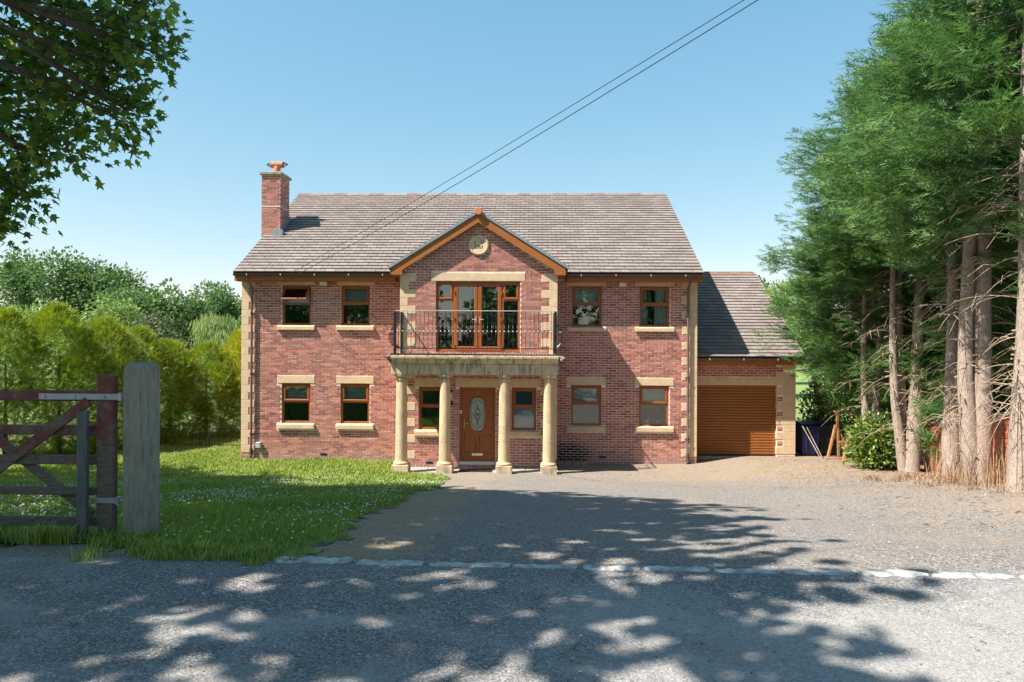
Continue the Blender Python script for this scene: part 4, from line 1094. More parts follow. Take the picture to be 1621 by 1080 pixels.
BIG = [(-5.7, -13.4, 10.6, 2.05), (-4.4, -16.4, 10.6, 1.65, 2.6), (-4.0, -19.0, 10.2, 1.4, 1.5), (-8.5, -16, 11.6, 2.9), (-8.4, -12.6, 10.3, 2.3), (-9.5, -19, 10.6, 2.8), (-5.6, -19.4, 11.2, 2.1, 1.8), (-6.8, -15.5, 12.8, 2.4), (-6.5, -17.5, 9.6, 1.6, 1.8)]
broad_tree('sycamore_tree', 'leafy sycamore branches hanging into the sky at top left', (-9.6, -16.3, 1.95), (-7.8, -15.6, 12.5), FINE, BIG, 'broadleaf trees left of the drive')
broad_tree('sycamore_tree', 'sycamore outside the left edge that shades the lawn', (-15.6, -10.6, 1.2), (-15.2, -10.2, 12), [], [(-13.6, -9.3, 10.5, 2.2), (-17, -7.5, 10.5, 2.4), (-16, -11.5, 11.3, 3.), (-11.6, -12.4, 10.6, 2.4), (-14.4, -10.8, 12.4, 2.2)], 'broadleaf trees left of the drive')

# ------------------------------------------------------------------ Leyland cypresses on the right
def cypress(label, base, H, cb, rad, trunk_r, nb=85, per=80, lean=(0, 0), cut=None, sweep=(-.16, -.05), stems=None, dead=34, lowlimb=None, mat='leyland', Ls=1.08):
    x, y = base; z = float(g(x, y)); t = thing('cypress_tree', (x, y, z), label, 'tree', 'tall cypress trees in a row at the right')
    top = (x + lean[0], y + lean[1], z + H)
    paths = []
    for (dx, dy, tx, ty, r_, zt) in (stems or [(0, 0, lean[0], lean[1], trunk_r, H)]):
        n = 11; pts = []; ph = rng.uniform(0, 6)
        for i in range(n):
            s = i / (n - 1); k = min(1, s * 3.2)
            pts.append((x + dx * min(1, .25 + s * 4) + (tx - dx) * s * .9 + .04 * math.sin(ph + s * 9) * k, y + dy + (ty - dy) * s * .9 + .04 * math.cos(ph + s * 8) * k, z - .15 + (zt + .15) * s))
        rads = [r_ * (1.45 if i == 0 else 1.08 if i == 1 else 1 - .82 * (i / (n - 1)) ** 1.15) for i in range(n)]
        # finer foot
        pts.insert(1, tuple((Vector(pts[0]) * .75 + Vector(pts[1]) * .25))); rads.insert(1, r_ * 1.18)
        MB().tube(pts, rads, 14).build('trunk', M['bark'], t, True); paths.append(pts)
    def on(h, k=0):
        p_ = paths[k]; zz = z + h
        for a, b in zip(p_, p_[1:]):
            if a[2] <= zz <= b[2]: s = (zz - a[2]) / (b[2] - a[2] + 1e-9); return Vector(a).lerp(Vector(b), s)
        return Vector(p_[-1])
    P = []; D = []; N = []; L = []; Rn = []; lm = MB()
    for i in range(nb):
        h = cb + (H - cb) * (i + rng.random()) / nb; s = (h - cb) / (H - cb)
        prof = min(1, .50 + 1.9 * s) * (1 - s) ** .62 + .05
        ln = rad * prof * rng.uniform(.6, 1.18); az = rng.uniform(0, 2 * math.pi)
        d = np.array((math.cos(az), math.sin(az), 0.)); st = np.array(on(h, i % len(paths)))
        if cut and cut(st, d, ln): ln *= .55
        pts = []; rise = rng.uniform(.05, .42)
        sw = np.array((sweep[0], sweep[1], 0)) * ln
        for q in np.linspace(0, 1, 6): pts.append(st + d * ln * q + sw * q * q + np.array((0, 0, 1)) * (rise * ln * (q - .35 * q * q) - .10 * ln * q * (1 - q)))
        lm.tube(pts, list(np.linspace(.026, .004, 6) * (.5 + .5 * prof)), 4, False)
        pts = np.array(pts); m = int(per * 1.05 * (.35 + .75 * prof))
        q = rng.uniform(.22, 1.02, m) ** .8; idx = np.minimum((q * 5).astype(int), 4); fr = q * 5 - idx
        c = pts[idx] + (pts[idx + 1] - pts[idx]) * fr[:, None]
        bd = unit(pts[idx + 1] - pts[idx]); side = unit(np.cross(bd, np.array((0, 0, 1.)))); sg = rng.choice([-1, 1], m)
        off = rng.random(m) * .42 * (1.05 - .7 * q) * max(.35, min(1, ln / 1.6))
        c = c + side * (sg * off)[:, None] + rng.normal(size=(m, 3)) * np.array((.08, .08, .16))
        dd = unit(bd * 1.0 + side * (sg * rng.uniform(.1, .8, m))[:, None] + np.array((sweep[0] * 1.5, 0, .12)) + rng.normal(size=(m, 3)) * .42)
        nn = unit(np.array((-.2, -.35, 1.)) + rng.normal(size=(m, 3)) * .6)
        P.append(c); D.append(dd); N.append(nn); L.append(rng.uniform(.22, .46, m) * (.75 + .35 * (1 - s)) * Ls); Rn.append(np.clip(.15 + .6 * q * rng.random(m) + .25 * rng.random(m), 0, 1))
    # leader
    m = 90; hh = rng.uniform(.82, 1.0, m) * H; c = np.array([on(v) for v in hh]); c[:, 2] = z + hh
    az = rng.uniform(0, 6.28, m); dd = np.stack([np.cos(az) * .7, np.sin(az) * .7, np.full(m, .75)], -1); P.append(c); D.append(dd); N.append(rdir(m)); L.append(rng.uniform(.25, .5, m)); Rn.append(rng.random(m))
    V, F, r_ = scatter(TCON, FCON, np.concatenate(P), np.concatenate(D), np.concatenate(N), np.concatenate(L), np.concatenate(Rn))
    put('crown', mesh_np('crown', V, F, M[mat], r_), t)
    lm.build('limbs', M['bark2'], t, kind='stuff')
    if dead:
        dm = MB()
        for i in range(int(dead * 1.6)):
            k = int(rng.integers(0, len(paths))); h = rng.uniform(1.0, cb + 1.2); st = on(h, k); az = rng.uniform(0, 6.28) if rng.random() < .5 else rng.choice([math.pi, 0]) + rng.normal() * .6
            ln = rng.uniform(.35, 1.15); d = Vector((math.cos(az), math.sin(az), 0)); up = rng.uniform(.0, .45); dr = rng.uniform(.3, .9)
            pts = [st + d * ln * q + Vector((0, 0, ln * (up * q - dr * q * q))) for q in np.linspace(0, 1, 6)]
            dm.tube(pts, list(np.linspace(.010, .0025, 6)), 4, False)
            for _ in range(2):
                q = rng.uniform(.35, .8); a = pts[int(q * 5)]; e = d.cross(Vector((0, 0, 1))) * rng.choice([-1, 1]); l2 = ln * rng.uniform(.25, .5)
                dm.tube([a, a + (d * .6 + e * .6) * l2 * .5 + Vector((0, 0, .02)), a + (d * .7 + e) * l2 - Vector((0, 0, l2 * .5))], [.006, .0045, .002], 3, False)
            if rng.random() < .5:
                st2 = on(rng.uniform(.3, cb)); a2 = rng.uniform(0, 6.28); dm.tube([st2, st2 + Vector((math.cos(a2) * .19, math.sin(a2) * .19, rng.uniform(-.05, .06)))], [.02, .012], 5)
        dm.build('dead_branches', M['twig'], t, kind='stuff')
    return t, on
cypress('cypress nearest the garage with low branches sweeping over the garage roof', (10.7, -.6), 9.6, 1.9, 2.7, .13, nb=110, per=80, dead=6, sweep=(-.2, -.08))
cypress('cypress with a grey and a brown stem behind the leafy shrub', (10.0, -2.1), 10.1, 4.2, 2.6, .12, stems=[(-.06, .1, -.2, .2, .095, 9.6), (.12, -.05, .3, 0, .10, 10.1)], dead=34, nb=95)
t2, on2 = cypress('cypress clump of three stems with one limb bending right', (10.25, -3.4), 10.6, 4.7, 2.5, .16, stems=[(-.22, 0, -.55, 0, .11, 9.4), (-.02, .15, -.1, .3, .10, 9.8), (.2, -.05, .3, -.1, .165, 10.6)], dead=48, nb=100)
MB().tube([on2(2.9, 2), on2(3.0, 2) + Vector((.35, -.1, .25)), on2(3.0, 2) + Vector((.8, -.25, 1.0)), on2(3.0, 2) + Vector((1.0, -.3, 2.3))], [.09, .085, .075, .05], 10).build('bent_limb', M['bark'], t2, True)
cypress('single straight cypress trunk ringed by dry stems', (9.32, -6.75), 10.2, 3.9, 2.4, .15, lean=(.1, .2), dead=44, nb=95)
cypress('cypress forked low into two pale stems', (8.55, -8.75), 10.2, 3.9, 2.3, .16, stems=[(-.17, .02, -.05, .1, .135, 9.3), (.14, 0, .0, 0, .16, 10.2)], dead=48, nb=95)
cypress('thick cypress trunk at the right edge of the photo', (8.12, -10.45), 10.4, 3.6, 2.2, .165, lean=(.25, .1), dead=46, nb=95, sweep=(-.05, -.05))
for i, (bx, by, H_, cb_, lb) in enumerate(((12.2, -2.2, 10.8, .3, 'dark cypress behind the wall furthest from the camera'), (12.1, -4.8, 11.2, .3, 'dark cypress behind the wall and the three-stemmed clump'),
                                           (11.6, -7.2, 11.2, .3, 'dark cypress behind the wall and the single straight trunk'), (11.0, -9.4, 11.3, .3, 'dark cypress behind the wall and the forked trunk'), (12.4, .8, 9.4, .4, 'dark cypress behind the bins and timber frame'),
                                           (13.8, -6., 11.4, .3, 'dark cypress in the rear row behind the wall'), (13.2, -3.2, 10.9, .3, 'rearmost dark cypress seen between the trunks'))):
    cypress(lb, (bx, by), H_, cb_, 2.5, .14, nb=120, per=56, dead=8, Ls=1.5)

# shrub with bright leaves under the cypresses
def leafy_shrub(name, label, c, r, n, mat, size, trunk=True, cat='shrub', group=None, squash=1.0):
    x, y = c; z = float(g(x, y)); t = thing(name, (x, y, z), label, cat, group)
    st = MB(); tips = []
    for i in range(26):
        d = rdir(1)[0]; d[2] = abs(d[2]) * .9 + .25; e = np.array((x, y, z)) + d * np.array((r[0], r[1], r[2])) * rng.uniform(.65, 1.05); tips.append(e)
        st.tube([(x + rng.normal() * .05, y + rng.normal() * .05, z - .03), (x * .5 + e[0] * .5, y * .5 + e[1] * .5, z + (e[2] - z) * .6), e], [.02, .012, .004], 4)
    st.build('stem', M['bark2'], t)
    d = rdir(n); d[:, 2] = np.abs(d[:, 2]); q = rng.random(n) ** .4
    P = np.array((x, y, z + .05)) + d * np.array(r) * q[:, None] + rng.normal(size=(n, 3)) * .05
    P = P + (np.array(tips)[rng.integers(0, 26, n)] - P) * rng.uniform(0, .35, n)[:, None]
    P[:, 2] = np.maximum(P[:, 2], z + .03)
    V, F, r_ = scatter(TLF, FLF, P, unit(d + rng.normal(size=(n, 3)) * .7 + np.array((0, 0, -.1))), unit(np.array((-.3, -.2, 1.)) + rng.normal(size=(n, 3)) * .6), size * rng.uniform(.7, 1.3, n), rng.random(n))
    put('crown', mesh_np('crown', V, F, M[mat], r_), t); return t
leafy_shrub('leafy_shrub', 'bright green leafy shrub at the foot of the cypresses', (9.78, -2.75), (.75, .65, 1.45), 2600, 'laurel', .12)
leafy_shrub('leafy_shrub', 'dark leafy bush hanging behind the bins and timber frame', (10.6, 1.9), (1.1, .9, 2.9), 4200, 'laurel', .13)

# ------------------------------------------------------------------ brick garden wall behind the cypresses
wa, wb = Vector((11.05, -2.7, 0)), Vector((8.15, -11.4, 0)); wd = (wb - wa).normalized(); wn_ = Vector((wd.y, -wd.x, 0)); wl_ = (wb - wa).length
if wn_.x > 0: wn_ = -wn_
zA, zB = float(g(wa.x, wa.y)), float(g(wb.x, wb.y)); sl_ = (zB - zA) / wl_
gwall = thing('garden_wall', (wa.x, wa.y, zA), 'orange brick garden wall with concrete coping behind the cypress trunks', 'wall')
def wpt(u, d, h): q = wa + wd * u - wn_ * d; return (q.x, q.y, zA + sl_ * u + h)
HW = 1.125
core = MB(); core.add([wpt(u, d, h) for u in (0, wl_) for d in (.008, .2) for h in (-.15, HW)], [(0,1,3,2),(4,6,7,5),(0,4,5,1),(2,3,7,6),(1,5,7,3),(0,2,6,4)]).build('wall_core', M['gmortar'], gwall)
bl_ = bricks(0, wl_, 0, HW, []); fullb = [b for b in bl_ if b[1] - b[0] > .2109]
vis = sorted(fullb, key=lambda b: -b[0] if b[0] < 7.6 else 99)[:300]; vset = set(vis)
rot = Matrix(((wd.x, -wn_.x, 0), (wd.y, -wn_.y, 0), (sl_, 0, 1))).to_4x4()
gb_me = bm_.mesh('brick', M['gbrick'])
for b in vis:
    o = put('brick', gb_me, gwall); o.matrix_world = Matrix.Identity(4)
    o.matrix_basis = Matrix.Translation(wpt((b[0] + b[1]) / 2, rng.uniform(-.003, .002), (b[2] + b[3]) / 2)) @ rot
rest = [b for b in bl_ if b not in vset]
if rest:
    V, F = brick_mesh(rest, lambda u, d, z: (u, d, z)); V = np.array([wpt(*q) for q in V]); put('brickwork', mesh_np('brickwork', V, F, M['gbrick']), gwall, kind='stuff')
u = 0
while u < wl_:
    e = min(u + .6, wl_); MB().add([wpt(a, d, h) for a in (u, e - .008) for d in (-.05, .25) for h in (HW + .002, HW + .062)], [(0,1,3,2),(4,6,7,5),(0,4,5,1),(2,3,7,6),(1,5,7,3),(0,2,6,4)]).build('coping_stone', M['cap'], gwall); u += .6

# ------------------------------------------------------------------ hedge conifers on the left
def hedge_conifer(label, x, y, h, r, mat='hedge', n=6200, group='lime green hedge conifers along the left'):
    z = float(g(x, y)); t = thing('hedge_conifer', (x, y, z), label, 'conifer', group)
    MB().tube([(x, y, z - .05), (x, y, z + h * .4), (x, y, z + h * .7)], [.08, .04, .01], 7).build('trunk', M['bark2'], t)
    hh = rng.random(n) ** .95; az = rng.uniform(0, 2 * math.pi, n)
    nl = 75; la = rng.uniform(0, 2 * math.pi, nl); lh = rng.random(nl); lk = rng.integers(0, nl, n); use = rng.random(n) < .7
    az = np.where(use, la[lk] + rng.normal(size=n) * .24, az); hh = np.clip(np.where(use, lh[lk] + rng.normal(size=n) * .05, hh), .01, .99)
    prof = r * np.minimum(1, .85 + hh * .8) * np.clip(1 - hh ** 3.6, 0, 1) ** .7
    bul = np.where(use, rng.uniform(.9, 1.22, nl)[lk], .88)
    rr_ = prof * bul * rng.random(n) ** .16
    P = np.stack([x + rr_ * np.cos(az), y + rr_ * np.sin(az), z + .08 + hh * h], -1) + rng.normal(size=(n, 3)) * .05
    D = np.stack([np.cos(az) * 1.0, np.sin(az) * 1.0, .35 + hh * .8], -1) + rng.normal(size=(n, 3)) * .55
    k = 26; hp = rng.uniform(.90, 1.0, k)   # leaders
    P2 = np.stack([x + rng.normal(size=k) * r * .35, y + rng.normal(size=k) * r * .35, z + hp * h + rng.uniform(-.1, .25, k)], -1)
    P = np.concatenate([P, P2]); D = np.concatenate([D, np.stack([rng.normal(size=k) * .15, rng.normal(size=k) * .15, np.ones(k)], -1)])
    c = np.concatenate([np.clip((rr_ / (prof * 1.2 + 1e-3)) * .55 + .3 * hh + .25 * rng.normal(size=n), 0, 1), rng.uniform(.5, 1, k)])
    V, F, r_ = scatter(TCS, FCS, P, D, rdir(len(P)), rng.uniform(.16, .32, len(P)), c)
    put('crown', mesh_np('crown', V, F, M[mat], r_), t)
HED = [(-16.8, -2.3, 4.3, 1.15, 'hedge conifer standing outermost at the left edge'), (-15.6, -1.3, 4.5, 1.15, 'second hedge conifer from the left edge, behind the gate'), (-14.5, -.4, 4.25, 1.1, 'tall hedge conifer behind the gate brace'),
       (-13.5, .5, 4.45, 1.15, 'tallest bushy hedge conifer behind the gate hinge strap'), (-12.75, 1.5, 4.1, 1.05, 'hedge conifer directly behind the big gate post'), (-12.3, 2.7, 3.8, 1.0, 'shaded hedge conifer just right of the gate post'),
       (-11.75, 3.8, 3.35, 1.0, 'lowest hedge conifer midway between gate post and house'), (-10.9, 4.75, 3.3, 1.0, 'olive hedge conifer behind the low iron fence'), (-8.9, 6.9, 3.4, 1.0, 'hedge conifer behind the fence end near the house'), (-7.9, 7.4, 3.5, 1.0, 'hedge conifer mostly hidden by the house corner')]
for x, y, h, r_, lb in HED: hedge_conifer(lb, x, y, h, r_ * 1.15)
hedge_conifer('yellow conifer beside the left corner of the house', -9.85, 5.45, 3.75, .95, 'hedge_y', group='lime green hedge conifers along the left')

# ------------------------------------------------------------------ trees in the distance
def far_tree(label, x, y, top, cz, rad, mat, n=6500, size=.34, weep=False, group='trees in the background', blobs=11, zs=.85):
    t = thing('background_tree', (x, y, 0), label, 'tree', group)
    MB().tube([(x, y, -.1), (x + .1, y, cz * .5), (x, y, cz)], [.055 * top * .5, .04 * top * .5, .05], 8).build('trunk', M['bark2'], t)
    rz = max(top - cz, rad * .5); bc = []
    for i in range(blobs):
        d = rdir(1)[0]; q = rng.uniform(.35, .78); br = rad * rng.uniform(.34, .55); e = np.array((x, y, cz)) + d * np.array((rad, rad, rz)) * q
        bc.append((e, br)); MB
    bc.append((np.array((x, y, top - rad * .42)), rad * .42)); bc.append((np.array((x, y, cz)), rad * .6))
    lm = MB()
    for e, br in bc: lm.tube([(x, y, cz * .35), tuple((np.array((x, y, cz * .6)) + e) / 2), tuple(e)], [.12, .07, .03], 5)
    lm.build('limbs', M['bark2'], t, kind='stuff')
    w = np.array([b[1] ** 2 for b in bc]); k = rng.choice(len(bc), n, p=w / w.sum())
    d = rdir(n); C = np.array([b[0] for b in bc])[k]; B = np.array([b[1] for b in bc])[k]
    bump = 1 + .18 * np.sin(5 * d[:, 0] + 3 * k) * np.sin(6 * d[:, 2] + k) + .12 * np.sin(11 * d[:, 1] + 7 * d[:, 0])
    P = C + d * (B * bump * rng.random(n) ** .28)[:, None] * np.array((1, 1, zs))
    P[:, 2] = np.maximum(P[:, 2], .15)
    D = unit(d + rng.normal(size=(n, 3)) * .8); N = unit(d * .5 + rng.normal(size=(n, 3)) * .6 + np.array((0, 0, .5)))
    if weep: D = unit(np.array((0, 0, -1.)) + .25 * d + rng.normal(size=(n, 3)) * .12); N = unit(d + rng.normal(size=(n, 3)) * .3)
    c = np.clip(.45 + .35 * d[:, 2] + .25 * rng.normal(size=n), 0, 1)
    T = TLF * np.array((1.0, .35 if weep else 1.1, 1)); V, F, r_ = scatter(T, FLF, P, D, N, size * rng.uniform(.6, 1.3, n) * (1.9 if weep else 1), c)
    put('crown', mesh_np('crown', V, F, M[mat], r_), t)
FAR = [('tall airy oak at the far left skyline', -50, 48, 12.9, 8.8, 3.6, 'oakleaf', 4200, .42), ('largest dark oak on the left skyline', -40, 43.3, 11.6, 7.4, 4.9, 'oakleaf', 11000, .38),
       ('rounded tree stepping down right of the large oak', -31, 37, 8.2, 5.2, 3.8, 'oakleaf', 7000, .36), ('small rounded tree midway along the left skyline', -28.5, 39, 7.4, 4.9, 2.9, 'oakleaf', 5000, .34),
       ('dark oak whose crown touches the house eaves', -32.3, 53.5, 9.9, 6.6, 3.2, 'oakleaf', 6000, .36), ('grey green sallow above the middle of the hedge', -21.6, 20.8, 5.4, 3.4, 2.4, 'sallow', 5500, .22),
       ('pale weeping willow beside the house corner', -15.6, 16.5, 5.2, 3.5, 2.0, 'willow', 6000, .20), ('pale green bushy tree behind the hedge', -26, 25, 6.2, 3.9, 2.7, 'paleleaf', 6000, .26),
       ('low pale thicket behind the gate', -36, 29, 6.3, 3.6, 3.6, 'paleleaf', 6000, .30), ('pale thicket left of the sallow', -29.5, 24, 5.4, 3.2, 2.6, 'paleleaf', 5000, .26), ('dark tree behind the low thicket', -47, 38, 8.0, 5., 4., 'oakleaf', 5000, .36),
       ('pale willow-like bush between sallow and house', -19.3, 24, 5.0, 3.1, 2.0, 'willow', 4500, .22), ('bushy green tree beyond the dark oak', -25, 45, 6.6, 4.2, 2.6, 'oakleaf', 4000, .34),
       ('pale green tree behind the garage roof', 17.6, 26, 7.9, 5.0, 2.6, 'paleleaf', 6500, .26), ('slim green tree at the garage ridge', 20.6, 40, 9.4, 6.4, 2.4, 'oakleaf', 4500, .30), ('loose pale tree right of the garage roof', 15.6, 15.2, 6.2, 4.2, 1.9, 'paleleaf', 5500, .22),
       ('dark far tree beyond the field', 58, 128, 4.6, 2.5, 4.2, 'oakleaf', 3000, .5), ('second dark far tree beyond the field', 50, 130, 5.2, 2.8, 4.4, 'oakleaf', 3000, .5), ('far tree at the right end of the field', 68, 130, 5.2, 2.8, 4.6, 'oakleaf', 3000, .5)]
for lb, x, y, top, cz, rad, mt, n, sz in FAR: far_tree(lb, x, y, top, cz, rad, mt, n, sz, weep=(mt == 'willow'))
for i, (x, y, top) in enumerate(((-22, -40, 15), (-11, -42, 16), (0, -41, 15.5), (10.5, -43, 16), (21, -40, 15))):  # unseen trees, added so the window panes reflect something darker than sky
    far_tree(['added tree behind the camera far left, for window reflections', 'added tree behind the camera left, for window reflections', 'added tree straight behind the camera, for window reflections', 'added tree behind the camera right, for window reflections', 'added tree behind the camera far right, for window reflections'][i], x, y, top, 7., 6.6, 'oakleaf', 6000, .7, group='added trees behind the camera')

# ------------------------------------------------------------------ grass, clover, loose stones, litter
def rand_in(n, x0, x1, y0, y1, f):
    P = np.stack([rng.uniform(x0, x1, n), rng.uniform(y0, y1, n)], -1); return P[f(P[:, 0], P[:, 1])]
cam2 = np.array((1.066, -20.624))
def visible(P, m=.80): d = P - cam2; return np.abs(d[:, 0]) < d[:, 1] * m + .6
gp = [rand_in(115000, -9, -.4, -15.7, -8, inlawn), rand_in(80000, -14, -.4, -9, 1, inlawn), rand_in(30000, -15, -.5, -1.5, 6, inlawn)]
gp = np.concatenate(gp); gp = gp[visible(gp)]
n = len(gp); z = g(gp[:, 0], gp[:, 1]) + .01 + hump(gp[:, 0], gp[:, 1]); dist = np.linalg.norm(gp - cam2, axis=1)
tall = .6 + .8 * np.clip(np.sin(2.1 * gp[:, 0] + 1.3 * np.sin(1.9 * gp[:, 1])) * .5 + .5, 0, 1)
h = rng.uniform(.03, .075, n) * tall * np.where(gp[:, 1] < -13.6, 1.05, 1.0) * np.clip(.7 + dist / 22, .7, 1.4)
az = rng.uniform(0, 6.28, n); wv = rng.uniform(.0035, .007, n) * np.clip(dist / 7, 1, 2.8); ln = rng.uniform(.1, .8, n) * h
V = np.zeros((n, 4, 3)); ca, sa = np.cos(az), np.sin(az)
base = np.stack([gp[:, 0], gp[:, 1], z], -1); w3 = np.stack([-sa * wv, ca * wv, np.zeros(n)], -1); l3 = np.stack([ca * ln, sa * ln, h], -1)
V[:, 0] = base - w3; V[:, 1] = base + w3; V[:, 2] = base + l3 * np.array((.45, .45, .62)) + w3 * .7; V[:, 3] = base + l3
F = np.array([(0, 1, 2), (0, 2, 3)]); F = (np.arange(n)[:, None, None] * 4 + F).reshape(-1, 3)
dry = np.clip(.35 + .5 * np.sin(1.7 * gp[:, 0] + .9) * np.sin(1.1 * gp[:, 1] + 2), 0, 1) * S((gp[:, 1] + 7) / 4)
rv = np.clip(rng.random(n) * .75 + .25 * dry + .18 * (rng.random(n) < .06), 0, 1)
tag(put('grass', mesh_np('grass', V.reshape(-1, 3), F, M['grass'], np.repeat(rv, 4))), 'short lawn grass left of the drive and in front of the house', 'grass', kind='stuff')
# tufts along the gate and the lawn edge
def tufts(spots, name, label, mat, hr, nb, spread, lean=.5, cat='grass'):
    P = []; H_ = []
    for x, y, k in spots:
        m = int(nb * k); P.append(np.stack([x + rng.normal(size=m) * spread, y + rng.normal(size=m) * spread * .6], -1)); H_.append(rng.uniform(*hr, m) * (.6 + .5 * k))
    P = np.concatenate(P); h = np.concatenate(H_); n = len(P); az = rng.uniform(0, 6.28, n); V = np.zeros((n, 7, 3)); z = g(P[:, 0], P[:, 1])
    ca, sa = np.cos(az), np.sin(az); wv = rng.uniform(.003, .006, n); ln = h * rng.uniform(.15, 1., n) * lean * 1.6
    for i, t_ in enumerate((0, .4, .75)):
        c = np.stack([P[:, 0] + ca * ln * t_ ** 1.8, P[:, 1] + sa * ln * t_ ** 1.8, z + h * (t_ - .12 * t_ ** 3)], -1); w3 = np.stack([-sa, ca, 0 * sa], -1) * (wv * (1 - .5 * t_))[:, None]
        V[:, 2 * i] = c - w3; V[:, 2 * i + 1] = c + w3
    V[:, 6] = np.stack([P[:, 0] + ca * ln, P[:, 1] + sa * ln, z + h * .85], -1)
    F = np.array([(0, 1, 3), (0, 3, 2), (2, 3, 5), (2, 5, 4), (4, 5, 6)])
    return tag(put(name, mesh_np(name, V.reshape(-1, 3), (np.arange(n)[:, None, None] * 7 + F).reshape(-1, 3), M[mat], np.repeat(rng.random(n), 7))), label, cat, kind='stuff')
tufts([(-2.95 - .09 * i + rng.normal() * .03, -14.75 + rng.normal() * .08, rng.uniform(.6, 1.3)) for i in range(10)] + [(-3.05, -14.85, 1.6), (-2.92, -14.88, 1.7), (-2.62, -14.7, .8), (-2.2, -14.65, .8), (-2.45, -14.8, .7), (-2.3, -14.85, 1.)]
      + [(rng.uniform(-2.4, -1.), -15.2 + rng.normal() * .15, .55) for i in range(34)], 'long_grass', 'long grass tufts under the gate and along the lawn edge', 'grass', (.06, .15), 80, .07)
cp_ = rand_in(26000, -9, -.6, -15., -2.8, inlawn); dn = np.clip(np.sin(1.3 * cp_[:, 0] + 2) * np.sin(.9 * cp_[:, 1] + .4) * .5 + .5, 0, 1) * np.clip(1.2 - np.abs(cp_[:, 1] + 9.5) / 6, .12, 1)
cp_ = cp_[(rng.random(len(cp_)) < dn * .55) & visible(cp_)]
def blobs(P, z, r, mat, name, label, cat, squash=.8, kind='stuff', rv=None):
    o = np.array([(1,0,0),(-1,0,0),(0,1,0),(0,-1,0),(0,0,1),(0,0,-1)], float); F = np.array([(0,2,4),(2,1,4),(1,3,4),(3,0,4),(2,0,5),(1,2,5),(3,1,5),(0,3,5)]); n = len(P)
    V = o[None] * (r[:, None, None] * rng.uniform(.7, 1.3, (n, 6, 1))) * np.array((1, 1, squash)); a = rng.uniform(0, 6.28, n); ca, sa = np.cos(a)[:, None], np.sin(a)[:, None]
    V = np.stack([V[..., 0] * ca - V[..., 1] * sa, V[..., 0] * sa + V[..., 1] * ca, V[..., 2]], -1) + np.stack([P[:, 0], P[:, 1], z], -1)[:, None]
    return tag(put(name, mesh_np(name, V.reshape(-1, 3), (np.arange(n)[:, None, None] * 6 + F).reshape(-1, 3), M[mat], np.repeat(rng.random(n) if rv is None else rv, 6))), label, cat, kind=kind)
blobs(cp_, g(cp_[:, 0], cp_[:, 1]) + rng.uniform(.05, .10, len(cp_)), rng.uniform(.009, .015, len(cp_)), 'clover', 'clover_flowers', 'white clover flowers dotted over the lawn', 'flowers')
noL = lambda x, y: ~inlawn(x, y)
sp_ = np.concatenate([rand_in(11000, -5, 7, -19, -14.2, noL), rand_in(6000, -3, 10, -15, -4, noL)]); sp_ = sp_[visible(sp_)]
ns_ = len(sp_); rs = .003 + .0075 * rng.random(ns_) ** 4
blobs(sp_, g(sp_[:, 0], sp_[:, 1]) + .008 + rs * .2, rs, 'pebble', 'loose_stones', 'loose stones scattered over drive and road', 'stones', .6, rv=np.clip(rng.random(ns_) ** 1.6, 0, 1))
st_ = rand_in(9000, -1.3, .8, -15.3, -8.5, lambda x, y: noL(x, y) & (rng.random(len(x)) < np.exp(-((x + .45) / .5) ** 2))); n = len(st_); az = rng.uniform(0, 6.28, n)
V, F, r_ = scatter(TLF * np.array((1, .10, 1)), FLF, np.stack([st_[:, 0], st_[:, 1], g(st_[:, 0], st_[:, 1]) + .012], -1), np.stack([np.cos(az), np.sin(az), rng.uniform(0, .3, n)], -1), np.tile((0, 0, 1.), (n, 1)), rng.uniform(.04, .13, n), rng.uniform(.2, 1, n))
tag(put('dead_straw', mesh_np('dead_straw', V, F, M['dry'], r_)), 'dead straw between the lawn edge and the gravel', 'straw', kind='stuff')
# needle litter, dry stems under the cypresses
lt = rand_in(14000, 2.5, 11.5, -13.5, -.5, lambda x, y: (rng.random(len(x)) < np.clip((x - 4.5 - .35 * (y + 12) * .6) / 4, .02, 1)))
n = len(lt); az = rng.uniform(0, 6.28, n); D = np.stack([np.cos(az), np.sin(az), rng.normal(size=n) * .2], -1); N = unit(np.array((0, 0, 1.)) + rng.normal(size=(n, 3)) * .3)
P3 = np.stack([lt[:, 0], lt[:, 1], g(lt[:, 0], lt[:, 1]) + .012], -1); V, F, r_ = scatter(TLF * np.array((1, .35, 1)), FLF, P3, D, N, rng.uniform(.03, .11, n), rng.random(n))
tag(put('needle_litter', mesh_np('needle_litter', V, F, M['litter'], r_)), 'brown needle litter under the cypresses and across the drive', 'litter', kind='stuff')
tw = rand_in(260, -4, 2, -16.4, -14.9, noL); n = len(tw); az = rng.uniform(0, 6.28, n); P3 = np.stack([tw[:, 0], tw[:, 1], g(tw[:, 0], tw[:, 1]) + .016], -1)
V, F, r_ = scatter(TLF * np.array((1, .12, 1)), FLF, P3, np.stack([np.cos(az), np.sin(az), 0 * az], -1), np.tile((0, 0, 1.), (n, 1)), rng.uniform(.04, .16, n), rng.uniform(.5, 1, n))
tag(put('twig_litter', mesh_np('twig_litter', V, F, M['dry'], r_)), 'dry twigs lying on the gravel by the gate', 'twigs', kind='stuff')
tufts([(9.3 + rng.normal() * .25, -6.95 + rng.normal() * .2, 1.) for i in range(5)] + [(8.45 + rng.normal() * .25, -9. + rng.normal() * .2, .9) for i in range(5)] + [(8.3, -9.6, 1.3), (8.25, -9.75, 1.2), (8.8, -8.2, 1.), (8.0, -10.8, 1), (9.0, -7.6, .8), (7.95, -11., 1.)],
      'dry_stems', 'dry straw-coloured stems round the cypress feet', 'dry', (.25, .8), 22, .10, .3, 'dead plants')
